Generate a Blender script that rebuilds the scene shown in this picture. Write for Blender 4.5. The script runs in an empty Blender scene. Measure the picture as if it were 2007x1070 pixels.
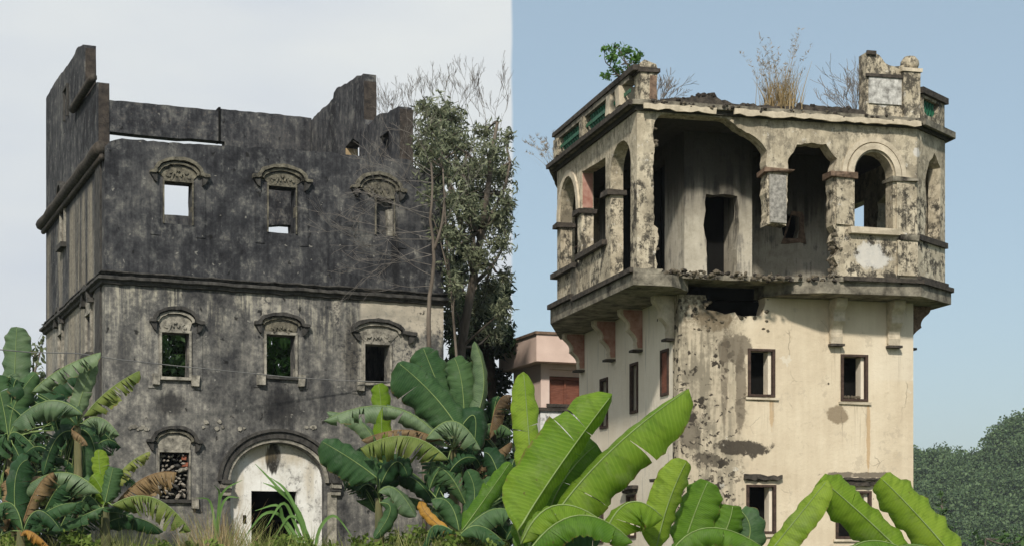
import bpy, bmesh, math, random
import numpy as np
from mathutils import Vector, Matrix, noise as mnoise
from mathutils.geometry import tessellate_polygon

C = bpy.context.scene
COL = C.collection
R = math.radians
rnd = random.Random(7)

# ------------------------------------------------------------------ camera
F, CX, HY, EYE = 3252.0, 1003.5, 1085.0, 1.6      # focal length and horizon of the photograph in its own pixels
cam = bpy.data.cameras.new('camera'); camo = bpy.data.objects.new('camera', cam); COL.objects.link(camo)
camo.location = (0, 0, EYE); camo.rotation_euler = (R(90), 0, 0)
cam.sensor_width = 36; cam.lens = 36 * F / 2007; cam.shift_y = (HY - 535) / 2007
cam.clip_start = .1; cam.clip_end = 6000
C.camera = camo

# ------------------------------------------------------------------ light
SUN_AZ = Vector((-.16, -.99)).normalized(); SUN_EL = R(38)
w = bpy.data.worlds.new('World'); C.world = w; w.use_nodes = True
nt = w.node_tree; nt.nodes.clear(); L = nt.links.new
tc = nt.nodes.new('ShaderNodeTexCoord')
sky = nt.nodes.new('ShaderNodeTexSky'); sky.sky_type = 'NISHITA'; sky.sun_disc = False
sky.sun_elevation = SUN_EL; sky.sun_rotation = math.atan2(SUN_AZ.x, SUN_AZ.y)
sky.air_density = 1.0; sky.dust_density = 1.5; sky.ozone_density = 2.0; sky.altitude = 0
bg1 = nt.nodes.new('ShaderNodeBackground'); bg1.inputs[1].default_value = .125
L(sky.outputs[0], bg1.inputs[0])
bgh = nt.nodes.new('ShaderNodeBackground'); bgh.inputs[0].default_value = (.345, .43, .455, 1)     # hazy veil over the clear sky
mxh = nt.nodes.new('ShaderNodeMixShader'); mxh.inputs[0].default_value = .60; L(bg1.outputs[0], mxh.inputs[1]); L(bgh.outputs[0], mxh.inputs[2])
# bank of cloud that covers the western half of the sky (its edge runs overhead along the line of sight)
sep = nt.nodes.new('ShaderNodeSeparateXYZ'); L(tc.outputs['Generated'], sep.inputs[0])
nz = nt.nodes.new('ShaderNodeTexNoise'); nz.inputs['Scale'].default_value = 9; nz.inputs['Detail'].default_value = 5
L(tc.outputs['Generated'], nz.inputs['Vector'])
def wm(op, a, b=0.0, c=0.0):
    n = nt.nodes.new('ShaderNodeMath'); n.operation = op
    for i, v in enumerate((a, b, c)):
        if isinstance(v, (int, float)): n.inputs[i].default_value = v
        else: L(v, n.inputs[i])
    return n.outputs[0]
edge = wm('ADD', sep.outputs[0], wm('MULTIPLY', wm('SUBTRACT', nz.outputs[0], .5), .006))
mr = nt.nodes.new('ShaderNodeMapRange'); mr.interpolation_type = 'SMOOTHSTEP'
mr.inputs[1].default_value = -.0012; mr.inputs[2].default_value = .0012; mr.inputs[3].default_value = 1; mr.inputs[4].default_value = 0
L(edge, mr.inputs[0])
nz2 = nt.nodes.new('ShaderNodeTexNoise'); nz2.inputs['Scale'].default_value = 5; nz2.inputs['Detail'].default_value = 4
mp = nt.nodes.new('ShaderNodeMapping'); mp.inputs['Scale'].default_value = (1, 1, 3); L(tc.outputs['Generated'], mp.inputs[0]); L(mp.outputs[0], nz2.inputs['Vector'])
cr = nt.nodes.new('ShaderNodeValToRGB')
cr.color_ramp.elements[0].position = .3; cr.color_ramp.elements[0].color = (.54, .58, .63, 1)
cr.color_ramp.elements[1].position = .7; cr.color_ramp.elements[1].color = (.645, .67, .668, 1)
L(nz2.outputs[0], cr.inputs[0])
bg2 = nt.nodes.new('ShaderNodeBackground'); bg2.inputs[1].default_value = 1.0; L(cr.outputs[0], bg2.inputs[0])
mx = nt.nodes.new('ShaderNodeMixShader'); L(mr.outputs[0], mx.inputs[0]); L(mxh.outputs[0], mx.inputs[1]); L(bg2.outputs[0], mx.inputs[2])
wo = nt.nodes.new('ShaderNodeOutputWorld'); L(mx.outputs[0], wo.inputs[0])

sl = bpy.data.lights.new('sun', 'SUN'); sl.energy = 3.25; sl.angle = R(4); sl.color = (1.0, .93, .82)
so = bpy.data.objects.new('sun', sl); COL.objects.link(so); so.location = (20, -30, 40)
tosun = Vector((SUN_AZ.x * math.cos(SUN_EL), SUN_AZ.y * math.cos(SUN_EL), math.sin(SUN_EL)))
so.rotation_euler = tosun.to_track_quat('Z', 'Y').to_euler()
vs = C.view_settings; vs.view_transform = 'Standard'; vs.look = 'None'; vs.gamma = 1; vs.exposure = 0.30; vs.use_curve_mapping = False

# ------------------------------------------------------------------ node helper
class G:
    def __init__(s, name, rough=.9, spec=.2):
        s.m = bpy.data.materials.new(name); s.m.use_nodes = True
        s.t = s.m.node_tree; s.t.nodes.clear()
        s.out = s.t.nodes.new('ShaderNodeOutputMaterial')
        s.b = s.t.nodes.new('ShaderNodeBsdfPrincipled'); s.t.links.new(s.b.outputs[0], s.out.inputs[0])
        s.b.inputs['Roughness'].default_value = rough; s.b.inputs['Specular IOR Level'].default_value = spec
        s.tc = s.t.nodes.new('ShaderNodeTexCoord'); s.co = s.tc.outputs['Object']
        s._sep = None
    def put(s, sock, v):
        if isinstance(v, (int, float)): sock.default_value = v
        elif isinstance(v, tuple): sock.default_value = v if len(v) == len(sock.default_value) else (*v, 1)
        else: s.t.links.new(v, sock)
    def xyz(s):
        if s._sep is None:
            s._sep = s.t.nodes.new('ShaderNodeSeparateXYZ'); s.put(s._sep.inputs[0], s.co)
        return s._sep.outputs
    def map(s, scale, loc=(0, 0, 0), vec=None):
        n = s.t.nodes.new('ShaderNodeMapping'); s.put(n.inputs[0], vec or s.co); n.inputs['Scale'].default_value = scale; n.inputs['Location'].default_value = loc
        return n.outputs[0]
    def noise(s, scale, detail=4, rough=.55, vec=None, dist=0):
        n = s.t.nodes.new('ShaderNodeTexNoise'); s.put(n.inputs['Vector'], vec or s.co)
        n.inputs['Scale'].default_value = scale; n.inputs['Detail'].default_value = detail; n.inputs['Roughness'].default_value = rough; n.inputs['Distortion'].default_value = dist
        return n.outputs[0]
    def voro(s, scale, vec=None, feature='F1', rand=1):
        n = s.t.nodes.new('ShaderNodeTexVoronoi'); n.feature = feature; s.put(n.inputs['Vector'], vec or s.co); n.inputs['Scale'].default_value = scale
        n.inputs['Randomness'].default_value = rand
        return n.outputs['Distance']
    def warp(s, vec, scale, amt):
        n = s.t.nodes.new('ShaderNodeTexNoise'); s.put(n.inputs['Vector'], vec); n.inputs['Scale'].default_value = scale; n.inputs['Detail'].default_value = 3
        a = s.t.nodes.new('ShaderNodeVectorMath'); a.operation = 'MULTIPLY_ADD'; s.put(a.inputs[0], n.outputs['Color']); a.inputs[1].default_value = (amt, amt, amt); s.put(a.inputs[2], vec)
        return a.outputs[0]
    def math(s, op, a, b=0.0, c=0.0, clamp=False):
        n = s.t.nodes.new('ShaderNodeMath'); n.operation = op; n.use_clamp = clamp
        for i, v in enumerate((a, b, c)): s.put(n.inputs[i], v)
        return n.outputs[0]
    def mul(s, a, b): return s.math('MULTIPLY', a, b)
    def add(s, a, b): return s.math('ADD', a, b)
    def step(s, v, a, b, lo=0., hi=1.):
        n = s.t.nodes.new('ShaderNodeMapRange'); n.interpolation_type = 'SMOOTHSTEP'
        if a > b: a, b, lo, hi = b, a, hi, lo
        s.put(n.inputs[0], v); s.put(n.inputs[1], a); s.put(n.inputs[2], b); s.put(n.inputs[3], lo); s.put(n.inputs[4], hi)
        return n.outputs[0]
    def ramp(s, fac, stops):
        n = s.t.nodes.new('ShaderNodeValToRGB'); s.put(n.inputs[0], fac); e = n.color_ramp.elements
        while len(e) < len(stops): e.new(.5)
        for k, (p, c) in zip(e, stops): k.position = p; k.color = (*c, 1)
        return n.outputs[0]
    def mix(s, fac, a, b, mode='MIX'):
        n = s.t.nodes.new('ShaderNodeMix'); n.data_type = 'RGBA'; n.blend_type = mode
        s.put(n.inputs[0], fac); s.put(n.inputs[6], a); s.put(n.inputs[7], b)
        return n.outputs[2]
    def ell(s, cx, cz, rx, rz, warp=None, amt=.3, axis=0, soft=.14):
        """stain with a shape of its own: noise-edged ellipse at (cx, cz) on the wall"""
        X = s.xyz()
        a = s.math('DIVIDE', s.math('SUBTRACT', X[axis], cx), rx); b = s.math('DIVIDE', s.math('SUBTRACT', X[2], cz), rz)
        d = s.math('SQRT', s.add(s.mul(a, a), s.mul(b, b)))
        if warp is not None: d = s.add(d, s.mul(s.math('SUBTRACT', warp, .5), amt * 4))
        return s.step(d, 1.0 + soft, 1.0 - soft)
    def island(s):
        n = s.t.nodes.new('ShaderNodeNewGeometry'); return n.outputs['Random Per Island']
    def rand(s):
        n = s.t.nodes.new('ShaderNodeObjectInfo'); return n.outputs['Random']
    def bump(s, h, strength=.4, dist=.02):
        n = s.t.nodes.new('ShaderNodeBump'); n.inputs['Strength'].default_value = strength; n.inputs['Distance'].default_value = dist
        s.put(n.inputs['Height'], h); s.t.links.new(n.outputs[0], s.b.inputs['Normal'])
    def col(s, c): s.put(s.b.inputs['Base Color'], c); return s

# ------------------------------------------------------------------ mesh helpers
def mesh(name, V, Fc, mat=None, smooth=False):
    me = bpy.data.meshes.new(name); me.from_pydata([tuple(v) for v in V], [], Fc); me.update()
    if mat: me.materials.append(mat)
    if smooth: me.polygons.foreach_set('use_smooth', [True] * len(me.polygons))
    return me
def obj(name, me, parent=None):
    o = bpy.data.objects.new(name, me); COL.objects.link(o)
    if parent: o.parent = parent
    return o
def tag(o, label=None, cat=None, group=None, kind=None):
    if label: o['label'] = label
    if cat: o['category'] = cat
    if group: o['group'] = group
    if kind: o['kind'] = kind
    return o
def thing(name, loc, label, cat, group=None, rz=0):
    o = bpy.data.objects.new(name, None); COL.objects.link(o); o.location = loc; o.rotation_euler = (0, 0, rz)
    o.empty_display_size = .3
    return tag(o, label, cat, group)

class MB:
    """collects shapes for one mesh"""
    def __init__(s): s.V = []; s.F = []
    def add(s, V, Fc):
        k = len(s.V); s.V += [Vector(v) for v in V]; s.F += [tuple(i + k for i in f) for f in Fc]; return s
    def box(s, a, b, fn=None, jit=0, r=rnd):
        (x0, y0, z0), (x1, y1, z1) = a, b
        P = [(x0, y0, z0), (x1, y0, z0), (x1, y1, z0), (x0, y1, z0), (x0, y0, z1), (x1, y0, z1), (x1, y1, z1), (x0, y1, z1)]
        P = [Vector(p) + Vector([r.uniform(-jit, jit) for _ in range(3)]) for p in P] if jit else P
        if fn: P = [fn(*p) for p in P]
        return s.add(P, [(3, 2, 1, 0), (4, 5, 6, 7), (0, 1, 5, 4), (1, 2, 6, 5), (2, 3, 7, 6), (3, 0, 4, 7)])
    def tube(s, pts, rad, n=6, cap=True):
        k = len(s.V); m = len(pts); up = Vector((0.31, .17, .93))
        for i, p in enumerate(pts):
            p = Vector(p); T = (Vector(pts[min(i + 1, m - 1)]) - Vector(pts[max(i - 1, 0)]))
            if T.length < 1e-9: T = Vector((0, 0, 1))
            T.normalize(); A = T.cross(up)
            if A.length < .05: A = T.cross(Vector((1, 0, 0)))
            A.normalize(); B = T.cross(A); r = rad[i] if hasattr(rad, '__len__') else rad
            for j in range(n):
                a = 2 * math.pi * j / n; s.V.append(p + A * (math.cos(a) * r) + B * (math.sin(a) * r))
        for i in range(m - 1):
            for j in range(n):
                a, b = k + i * n + j, k + i * n + (j + 1) % n
                s.F.append((a, b, b + n, a + n))
        if cap: s.F.append(tuple(k + j for j in range(n))[::-1]); s.F.append(tuple(k + (m - 1) * n + j for j in range(n)))
        return s
    def lathe(s, prof, c, n=8, fn=None):
        pts = [(r, z) for r, z in prof]; k = len(s.V); m = len(pts)
        for r, z in pts:
            for j in range(n):
                a = 2 * math.pi * j / n; p = (c[0] + r * math.cos(a), c[1] + r * math.sin(a), c[2] + z)
                s.V.append(Vector(fn(*p) if fn else p))
        for i in range(m - 1):
            for j in range(n):
                a, b = k + i * n + j, k + i * n + (j + 1) % n; s.F.append((a, b, b + n, a + n))
        s.F.append(tuple(k + j for j in range(n))[::-1]); s.F.append(tuple(k + (m - 1) * n + j for j in range(n)))
        return s
    def build(s, name, mat, parent=None, smooth=False): return obj(name, mesh(name, s.V, s.F, mat, smooth), parent)

def area2(p): return sum(p[i][0] * p[(i + 1) % len(p)][1] - p[(i + 1) % len(p)][0] * p[i][1] for i in range(len(p)))
def jag(pts, amp, stepl=.18, closed=True, seed=0):
    """broken / worn edge: subdivide a line and push the points about"""
    r = random.Random(seed); o = []; n = len(pts)
    for i in range(n if closed else n - 1):
        a, b = Vector(pts[i]), Vector(pts[(i + 1) % n]); d = (b - a).length; k = max(1, int(d / stepl))
        for j in range(k):
            q = a.lerp(b, j / k)
            o.append((q.x + r.uniform(-amp, amp), q.y + r.uniform(-amp, amp)))
    if not closed: o.append(tuple(pts[-1]))
    return o
def prism(outer, holes, fn, d0, d1):
    """polygon with holes in a wall plane, given thickness from depth d0 (front) to d1; fn(a, z, depth) gives the point"""
    loops = [list(outer) if area2(outer) > 0 else list(outer)[::-1]] + [(list(h) if area2(h) < 0 else list(h)[::-1]) for h in holes]
    tri = tessellate_polygon([[Vector((x, y, 0)) for x, y in l] for l in loops])
    flat = [p for l in loops for p in l]; n = len(flat)
    V = [fn(a, z, d0) for a, z in flat] + [fn(a, z, d1) for a, z in flat]
    Fc = []
    for t in tri:
        a, b, c = [flat[i] for i in t]
        ccw = (b[0] - a[0]) * (c[1] - a[1]) - (b[1] - a[1]) * (c[0] - a[0]) > 0
        t = tuple(t) if ccw else tuple(t)[::-1]
        Fc.append(t); Fc.append(tuple(i + n for i in t)[::-1])
    k = 0
    for l in loops:
        m = len(l)
        for i in range(m):
            a, b = k + i, k + (i + 1) % m; Fc.append((b, a, a + n, b + n))
        k += m
    return V, Fc
def ribbon(path, wd):
    """closed outline of a band of width wd along a path"""
    a, b = [], []
    for i, p in enumerate(path):
        p = Vector(p); t = Vector(path[min(i + 1, len(path) - 1)]) - Vector(path[max(i - 1, 0)]); t.normalize(); nn = Vector((-t.y, t.x))
        a.append(tuple(p + nn * wd / 2)); b.append(tuple(p - nn * wd / 2))
    return a + b[::-1]
def arc(cx, cz, rx, rz, a0, a1, n): return [(cx + rx * math.cos(R(a0 + (a1 - a0) * i / n)), cz + rz * math.sin(R(a0 + (a1 - a0) * i / n))) for i in range(n + 1)]
def P(px, py, Y): return Vector(((px - CX) / F * Y, Y, EYE + (HY - py) / F * Y))

class Tower:
    """plan frame of a tower: u along the front, v along the left side, local z from its base"""
    def __init__(s, O, u, v, z0):
        s.O = Vector(O); s.u = Vector(u).normalized(); s.v = Vector(v).normalized(); s.z0 = z0
        s.rz = math.atan2(s.u.y, s.u.x); s.c = s.u.dot(s.v); s.s = math.sqrt(1 - s.c ** 2)
    def loc(s, u, v, z): return Vector((u + v * s.c, v * s.s, z))
    def _solve(s, base, d, px):
        k = (px - CX) / F; return (k * base.y - base.x) / (d.x - k * d.y)
    def fz(s, p, py): return EYE + (HY - py) / F * p.y - s.z0
    def fx(s, px, py, v=0):
        b = s.O + s.v * v; t = s._solve(b, s.u, px); return (t, s.fz(b + s.u * t, py))
    def sx(s, px, py, u=0):
        b = s.O + s.u * u; t = s._solve(b, s.v, px); return (t, s.fz(b + s.v * t, py))
    def front(s, a, z, d): return s.loc(a, d, z)
    def side(s, a, z, d): return s.loc(d, a, z)

# ------------------------------------------------------------------ plain materials
def simple(name, c1, c2, scale=6, rough=.9, bump=.3, dist=.01, stretch=(1, 1, 1)):
    g = G(name, rough); n = g.noise(scale, 6, .65, g.map(stretch)); g.col(g.ramp(n, [(.3, c1), (.7, c2)])); g.bump(g.noise(scale * 5, 4), bump, dist); return g.m

TA = Tower((-9.99, 40.7), (.9177, .3976), (-.3976, .9177), .95)
TB = Tower((3.514, 35.0), (.972, .235), (-.263, .965), .95)

def plaster_dark(name, kind):
    g = G(name, .95, .12)
    X = g.xyz(); off = {'front': 0, 'side': 20, 'inner': 40}[kind]
    streak = g.noise(3.0, 6, .62, g.map((1.5, 1.5, .2) if kind == 'front' else (.8, .8, .2), (off, 0, 0)))
    streak2 = g.noise(3.0, 5, .6, g.map((4.5, 4.5, .3), (off + 5, 0, 3)))
    patch = g.noise(.48, 6, .60, g.map((1, 1, .8), (off, 3, 0))); fine = g.noise(9, 6, .72); grain = g.noise(38, 3, .7)
    blotch = g.noise(2.6, 8, .72, g.map((1, 1, .8), (off, 7, 1)))
    drip = g.noise(3.0, 5, .6, g.map((3.2, 3.2, .22), (off + 9, 2, 1)))
    soot = g.ramp(g.add(g.mul(patch, .30), g.add(g.mul(blotch, .40), g.add(g.mul(drip, .15), g.mul(fine, .15)))), [(.38, (.012, .012, .014)), (.46, (.032, .033, .037)), (.51, (.058, .059, .063)), (.57, (.105, .104, .102)), (.64, (.20, .195, .175))])
    crust = g.mul(g.step(blotch, .56, .62), g.step(fine, .48, .60)); soot = g.mix(g.mul(crust, .5), soot, (.22, .21, .18))
    low = g.ramp(g.add(g.mul(patch, .28), g.add(g.mul(blotch, .34), g.add(g.mul(streak, .18), g.mul(fine, .20)))), [(.36, (.018, .018, .019)), (.42, (.055, .055, .056)), (.475, (.115, .113, .108)), (.53, (.20, .192, .175)), (.60, (.39, .37, .32))])
    fleck = g.step(g.add(g.mul(fine, .30), g.add(g.mul(streak, .45), g.mul(blotch, .25))), .50, .60)
    low = g.mix(g.mul(g.mul(fleck, g.step(patch, .36, .56)), .60), low, (.37, .355, .305))
    low = g.mix(g.mul(g.step(g.noise(1.1, 5, .6, g.map((1, 1, .5), (off + 3, 1, 6))), .54, .66), .55), low, (.030, .031, .036))
    soot = g.mix(g.mul(g.mul(fleck, g.step(blotch, .44, .58)), .38), soot, (.19, .19, .175))
    belt = TA.fx(300, 545)[1]
    up = g.step(g.add(X[2], g.mul(g.math('SUBTRACT', fine, .5), .25)), belt - .1, belt + .1)
    c = g.mix(up, low, soot)
    # pale lime runs below the belt course
    near = g.mul(g.step(X[2], belt - 2.4, belt - .25), g.math('SUBTRACT', 1.0, up))
    run = g.mul(near, g.step(g.add(g.mul(streak2, .75), g.mul(fine, .25)), .47, .60))
    run = g.mul(run, g.step(g.add(g.mul(blotch, .6), g.mul(patch, .4)), .40, .56))
    c = g.mix(g.mul(run, .85), c, (.43, .405, .325))
    if kind == 'front':
        x0, z0 = TA.fx(706, 655); x1, z1 = TA.fx(866, 585)
        clean = g.mul(g.mul(g.step(X[0], x0 - .05, x0 + .05), g.step(g.add(X[2], g.mul(g.math('SUBTRACT', blotch, .5), 1.6)), z0 + .0, z0 + .25)), g.math('SUBTRACT', 1.0, up))
        c = g.mix(g.mul(clean, g.step(fine, .72, .5)), c, (.50, .45, .365))
        for (px, py, a, b) in ((700, 690, .35, .75), (800, 700, .45, .7), (740, 650, .5, .35), (660, 600, .10, .5), (520, 590, .12, .4)):
            cx, cz = TA.fx(px, py); c = g.mix(g.mul(g.ell(cx, cz, a, b, blotch, .6, 0, .6), g.mul(g.step(fine, .40, .56), .75)), c, (.43, .40, .335))
        for (px, py, a, b) in ((548, 800, .45, .5), (775, 520, .12, .6), (335, 790, .35, .3), (775, 480, .10, .7), (430, 255, .3, .3), (690, 690, .2, .9)):
            cx, cz = TA.fx(px, py); c = g.mix(g.mul(g.ell(cx, cz, a, b, g.add(g.mul(streak2, .5), g.mul(blotch, .5)), .6, 0, .45), .75), c, (.016, .016, .018))
    if kind == 'side':
        stripe = g.step(g.noise(.9, 4, .6, g.map((1, 1.3, .10), (3, 1, 0))), .42, .60)
        c = g.mix(g.mul(g.mul(stripe, g.step(X[2], 10.3, 9.9)), .8), c, g.ramp(fine, [(.3, (.16, .14, .11)), (.7, (.40, .36, .28))]))
    if kind == 'inner':
        c = g.mix(g.step(fine, .55, .75), c, (.12, .10, .085))
    c = g.mix(g.mul(g.step(grain, .60, .72), .35), c, (.20, .19, .17))
    wv = g.warp(g.co, 6.0, .3)
    c = g.mix(g.mul(g.step(g.voro(3.1, wv), .11, .05), .7), c, (.30, .29, .26))
    c = g.mix(g.mul(g.step(g.voro(2.3, g.map((1, 1, .6), (9, 2, 4), wv)), .13, .06), .85), c, (.012, .012, .012))
    g.col(c); g.bump(g.add(g.mul(fine, .6), g.add(g.mul(grain, .35), patch)), .7, .035)
    return g.m
M_A_front = plaster_dark('soot stained plaster', 'front')
M_A_side = plaster_dark('striped stained plaster', 'side')
M_A_in = plaster_dark('bare inner plaster', 'inner')
M_trimA = simple('blackened trim', (.016, .016, .016), (.095, .09, .082), 7, bump=.5, dist=.02, stretch=(1, 1, .5))
M_trimA_pale = simple('pale lime trim', (.05, .048, .044), (.46, .43, .36), 5, bump=.6, dist=.02)
M_brick_end = simple('brown broken masonry', (.022, .020, .019), (.088, .072, .060), 6, bump=.8, dist=.04)
M_dark = simple('painted interior shade', (.002, .002, .002), (.006, .006, .005), 3)  # near-black colour standing in for shade inside openings
M_hood = simple('weathered hood plaster', (.022, .021, .019), (.25, .23, .175), 6, bump=.7, dist=.03)

def doorplaster():
    g = G('whitewashed door panel', .9, .2); X = g.xyz()
    n = g.noise(1.6, 6, .65); f = g.noise(12, 5, .65); st = g.noise(3, 5, .6, g.map((3, 3, .25)))
    c = g.ramp(g.add(g.mul(n, .7), g.mul(f, .3)), [(.34, (.52, .50, .44)), (.46, (.72, .71, .67)), (.6, (.82, .82, .79))])
    cx, cz = TA.fx(540, 893); c = g.mix(g.ell(cx, cz, .20, .42, st, .35), c, (.03, .028, .025))
    for px, py, a, b in ((510, 885, .3, .25), (580, 890, .35, .25), (612, 930, .15, .5), (470, 960, .15, .5)):
        cx, cz = TA.fx(px, py); c = g.mix(g.mul(g.ell(cx, cz, a, b, st, .5, 0, .6), .5), c, (.40, .32, .19))
    c = g.mix(g.mul(g.step(st, .60, .70), .35), c, (.30, .28, .24))
    gr = g.noise(2.4, 7, .72, g.map((1, 1, .7), (5, 0, 2))); c = g.mix(g.mul(g.step(gr, .50, .64), .45), c, (.34, .335, .32)); c = g.mix(g.mul(g.step(g.add(f, gr), 1.08, 1.2), .6), c, (.16, .15, .135))
    g.col(c); g.bump(f, .4, .015); return g.m
M_door = doorplaster()
M_stone = simple('rubble stone', (.10, .085, .07), (.55, .50, .43), 4, bump=.6, dist=.03)
M_redbrick = simple('red brick', (.20, .06, .035), (.34, .13, .08), 6)
M_ochre = simple('ochre reveal', (.30, .22, .13), (.45, .34, .20), 4)

def plaster_cream(name, kind):
    g = G(name, .92, .15); X = g.xyz(); off = {'body': 0, 'side': 11, 'loggia': 23, 'inner': 37}[kind]
    m = g.map((1, 1, 1), (off, 2, 0))
    patch = g.noise(.8, 6, .6, m); fine = g.noise(10, 6, .7); grain = g.noise(45, 3, .7)
    streak = g.noise(3, 6, .6, g.map((2.4, 2.4, .2), (off, 0, 0))); blot = g.noise(2.6, 7, .7, m)
    if kind in ('body',):
        c = g.ramp(g.add(g.mul(patch, .7), g.mul(streak, .3)), [(.3, (.53, .44, .32)), (.5, (.64, .55, .41)), (.7, (.72, .635, .49))])
        c = g.mix(g.mul(g.step(blot, .58, .72), .35), c, (.42, .34, .23))
    elif kind == 'side':
        c = g.ramp(g.add(g.mul(patch, .6), g.mul(streak, .4)), [(.3, (.66, .585, .46)), (.55, (.77, .70, .58)), (.75, (.83, .77, .65))])  # side walls paler than the front: missing fill light lifted into the colour
    elif kind == 'loggia':
        c = g.ramp(g.add(g.mul(patch, .5), g.mul(blot, .5)), [(.36, (.20, .175, .13)), (.46, (.42, .365, .27)), (.56, (.60, .53, .40)), (.7, (.68, .62, .49))])
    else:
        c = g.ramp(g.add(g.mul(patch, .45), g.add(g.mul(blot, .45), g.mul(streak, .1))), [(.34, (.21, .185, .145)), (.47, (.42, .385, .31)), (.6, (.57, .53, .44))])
    if kind == 'body':
        # grey weathered quarter beside the corner, with chips and runs
        xe, _ = TB.fx(1468, 700)
        zone = g.mul(g.step(g.add(X[0], g.mul(g.math('SUBTRACT', blot, .5), 1.3)), xe + .1, xe - .55), 1.0)
        c = g.mix(g.mul(zone, g.step(g.add(streak, blot), .85, 1.15)), c, (.20, .175, .13))
        c = g.mix(g.mul(zone, .35), c, (.33, .29, .22))
        zt = TB.fx(1400, 650)[1]
        c = g.mix(g.mul(g.mul(zone, g.step(X[2], zt - .2, zt + .4)), g.step(fine, .4, .62)), c, (.16, .13, .09))
        wv = g.warp(g.co, 5.0, .35)
        big = g.noise(1.3, 3, .5, g.map((1, 1, 1), (4, 4, 4)))
        chip = g.step(g.voro(3.0, g.map((1, 1, 1.5), (2, 0, 5), wv)), .34, .27)
        c = g.mix(g.mul(g.mul(chip, zone), g.step(g.add(big, g.mul(fine, .25)), .56, .62)), c, (.045, .038, .030))
        chip2 = g.step(g.voro(6.5, g.map((1, 1, .9), (7, 0, 1), wv)), .33, .25)
        c = g.mix(g.mul(g.mul(chip2, zone), g.step(big, .46, .50)), c, (.055, .046, .036))
        chip3 = g.step(g.voro(5.0, g.map((1, 1, 2.2), (17, 0, 3), wv)), .30, .22)
        zlow = TB.fx(1400, 720)[1]
        c = g.mix(g.mul(g.mul(chip3, zone), g.step(X[2], zlow, zlow - .6)), c, (.06, .05, .04))
        sp = g.step(g.voro(1.5, g.map((1, 1, .9), (1, 6, 3))), .05, .03); c = g.mix(sp, c, (.09, .07, .05))
        for px, py, a, b, am, col, k in ((1455, 878, .62, .17, .75, (.055, .046, .036), .95), (1385, 900, .34, .16, .95, (.05, .042, .033), .8), (1642, 812, .25, .19, .45, (.25, .195, .13), .9),
                                   (1352, 845, .22, .5, .9, (.06, .05, .04), .7), (1440, 680, .4, .35, .6, (.12, .10, .075), .75), (1400, 620, .35, .35, .6, (.16, .125, .08), .75), (1452, 760, .12, 1.0, .5, (.14, .115, .085), .75), (1420, 735, .08, 1.0, .5, (.14, .115, .085), .6),
                                   (1702, 850, .045, .8, .5, (.42, .25, .10), .6), (1512, 800, .05, .4, .5, (.42, .25, .10), .5), (1688, 930, .7, .06, .7, (.09, .075, .06), .8), (1490, 938, .35, .07, .8, (.06, .05, .04), .9), (1480, 780, .25, .06, .7, (.08, .07, .05), .8)):
            cx, cz = TB.fx(px, py); c = g.mix(g.mul(g.ell(cx, cz, a, b, blot, am), k), c, col)
        crk = g.t.nodes.new('ShaderNodeTexVoronoi'); crk.feature = 'DISTANCE_TO_EDGE'; g.put(crk.inputs['Vector'], g.warp(g.map((1, 1, .8), (5, 5, 2)), 2.0, .5)); crk.inputs['Scale'].default_value = .75
        c = g.mix(g.mul(g.mul(g.step(crk.outputs['Distance'], .008, .003), g.step(big, .5, .62)), .45), c, (.12, .095, .07))
        peel = g.noise(1.9, 8, .72, g.map((1, 1, 1), (31, 4, 9)))
        c = g.mix(g.mul(g.step(peel, .60, .625), .55), c, (.48, .41, .31)); c = g.mix(g.mul(g.step(peel, .36, .34), .5), c, (.70, .655, .56))
        rain = g.step(g.noise(3, 5, .6, g.map((6, 6, .25), (2, 8, 0))), .50, .66)
        for r_ in ((1492, 776, 28), (1674, 786, 28), (1640, 672, 14), (1752, 672, 14)):
            cx, cz = TB.fx(r_[0], r_[1]); hw = r_[2] / 92
            m_ = g.mul(g.mul(g.step(X[0], cx - hw - .05, cx - hw + .05), g.step(X[0], cx + hw + .05, cx + hw - .05)), g.mul(g.step(X[2], cz + .02, cz - .02), g.step(X[2], cz - 1.3, cz - .1)))
            c = g.mix(g.mul(g.mul(m_, rain), .55), c, (.24, .19, .135))
        x7, z7 = TB.fx(1750, 745); c = g.mix(g.mul(g.mul(g.step(X[2], z7 - .04, z7 + .04), g.step(X[0], x7 - 1.2, x7 + .9)), .35), c, (.66, .62, .54))
    if kind == 'side':
        c = g.mix(g.mul(g.step(streak, .56, .70), .5), c, (.30, .27, .23))
        c = g.mix(g.step(g.voro(1.1), .05, .03), c, (.10, .09, .08))
    if kind == 'loggia':
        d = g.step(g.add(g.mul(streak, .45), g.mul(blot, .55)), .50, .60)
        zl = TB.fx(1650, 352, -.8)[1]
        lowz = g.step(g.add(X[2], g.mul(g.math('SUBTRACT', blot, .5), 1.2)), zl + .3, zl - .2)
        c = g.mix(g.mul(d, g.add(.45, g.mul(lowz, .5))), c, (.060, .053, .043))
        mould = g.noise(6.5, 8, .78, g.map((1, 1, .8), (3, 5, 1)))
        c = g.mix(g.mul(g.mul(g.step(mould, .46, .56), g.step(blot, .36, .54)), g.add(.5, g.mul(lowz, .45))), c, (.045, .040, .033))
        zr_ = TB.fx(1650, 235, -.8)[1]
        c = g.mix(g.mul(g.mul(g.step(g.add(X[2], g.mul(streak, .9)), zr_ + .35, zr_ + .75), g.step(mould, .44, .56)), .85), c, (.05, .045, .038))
        c = g.mix(g.mul(g.step(g.noise(5.2, 7, .75, g.map((1, 1, 1), (13, 2, 8))), .60, .66), .6), c, (.66, .63, .57))
        c = g.mix(g.mul(g.step(g.voro(4.5), .12, .06), .8), c, (.06, .05, .04))
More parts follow.
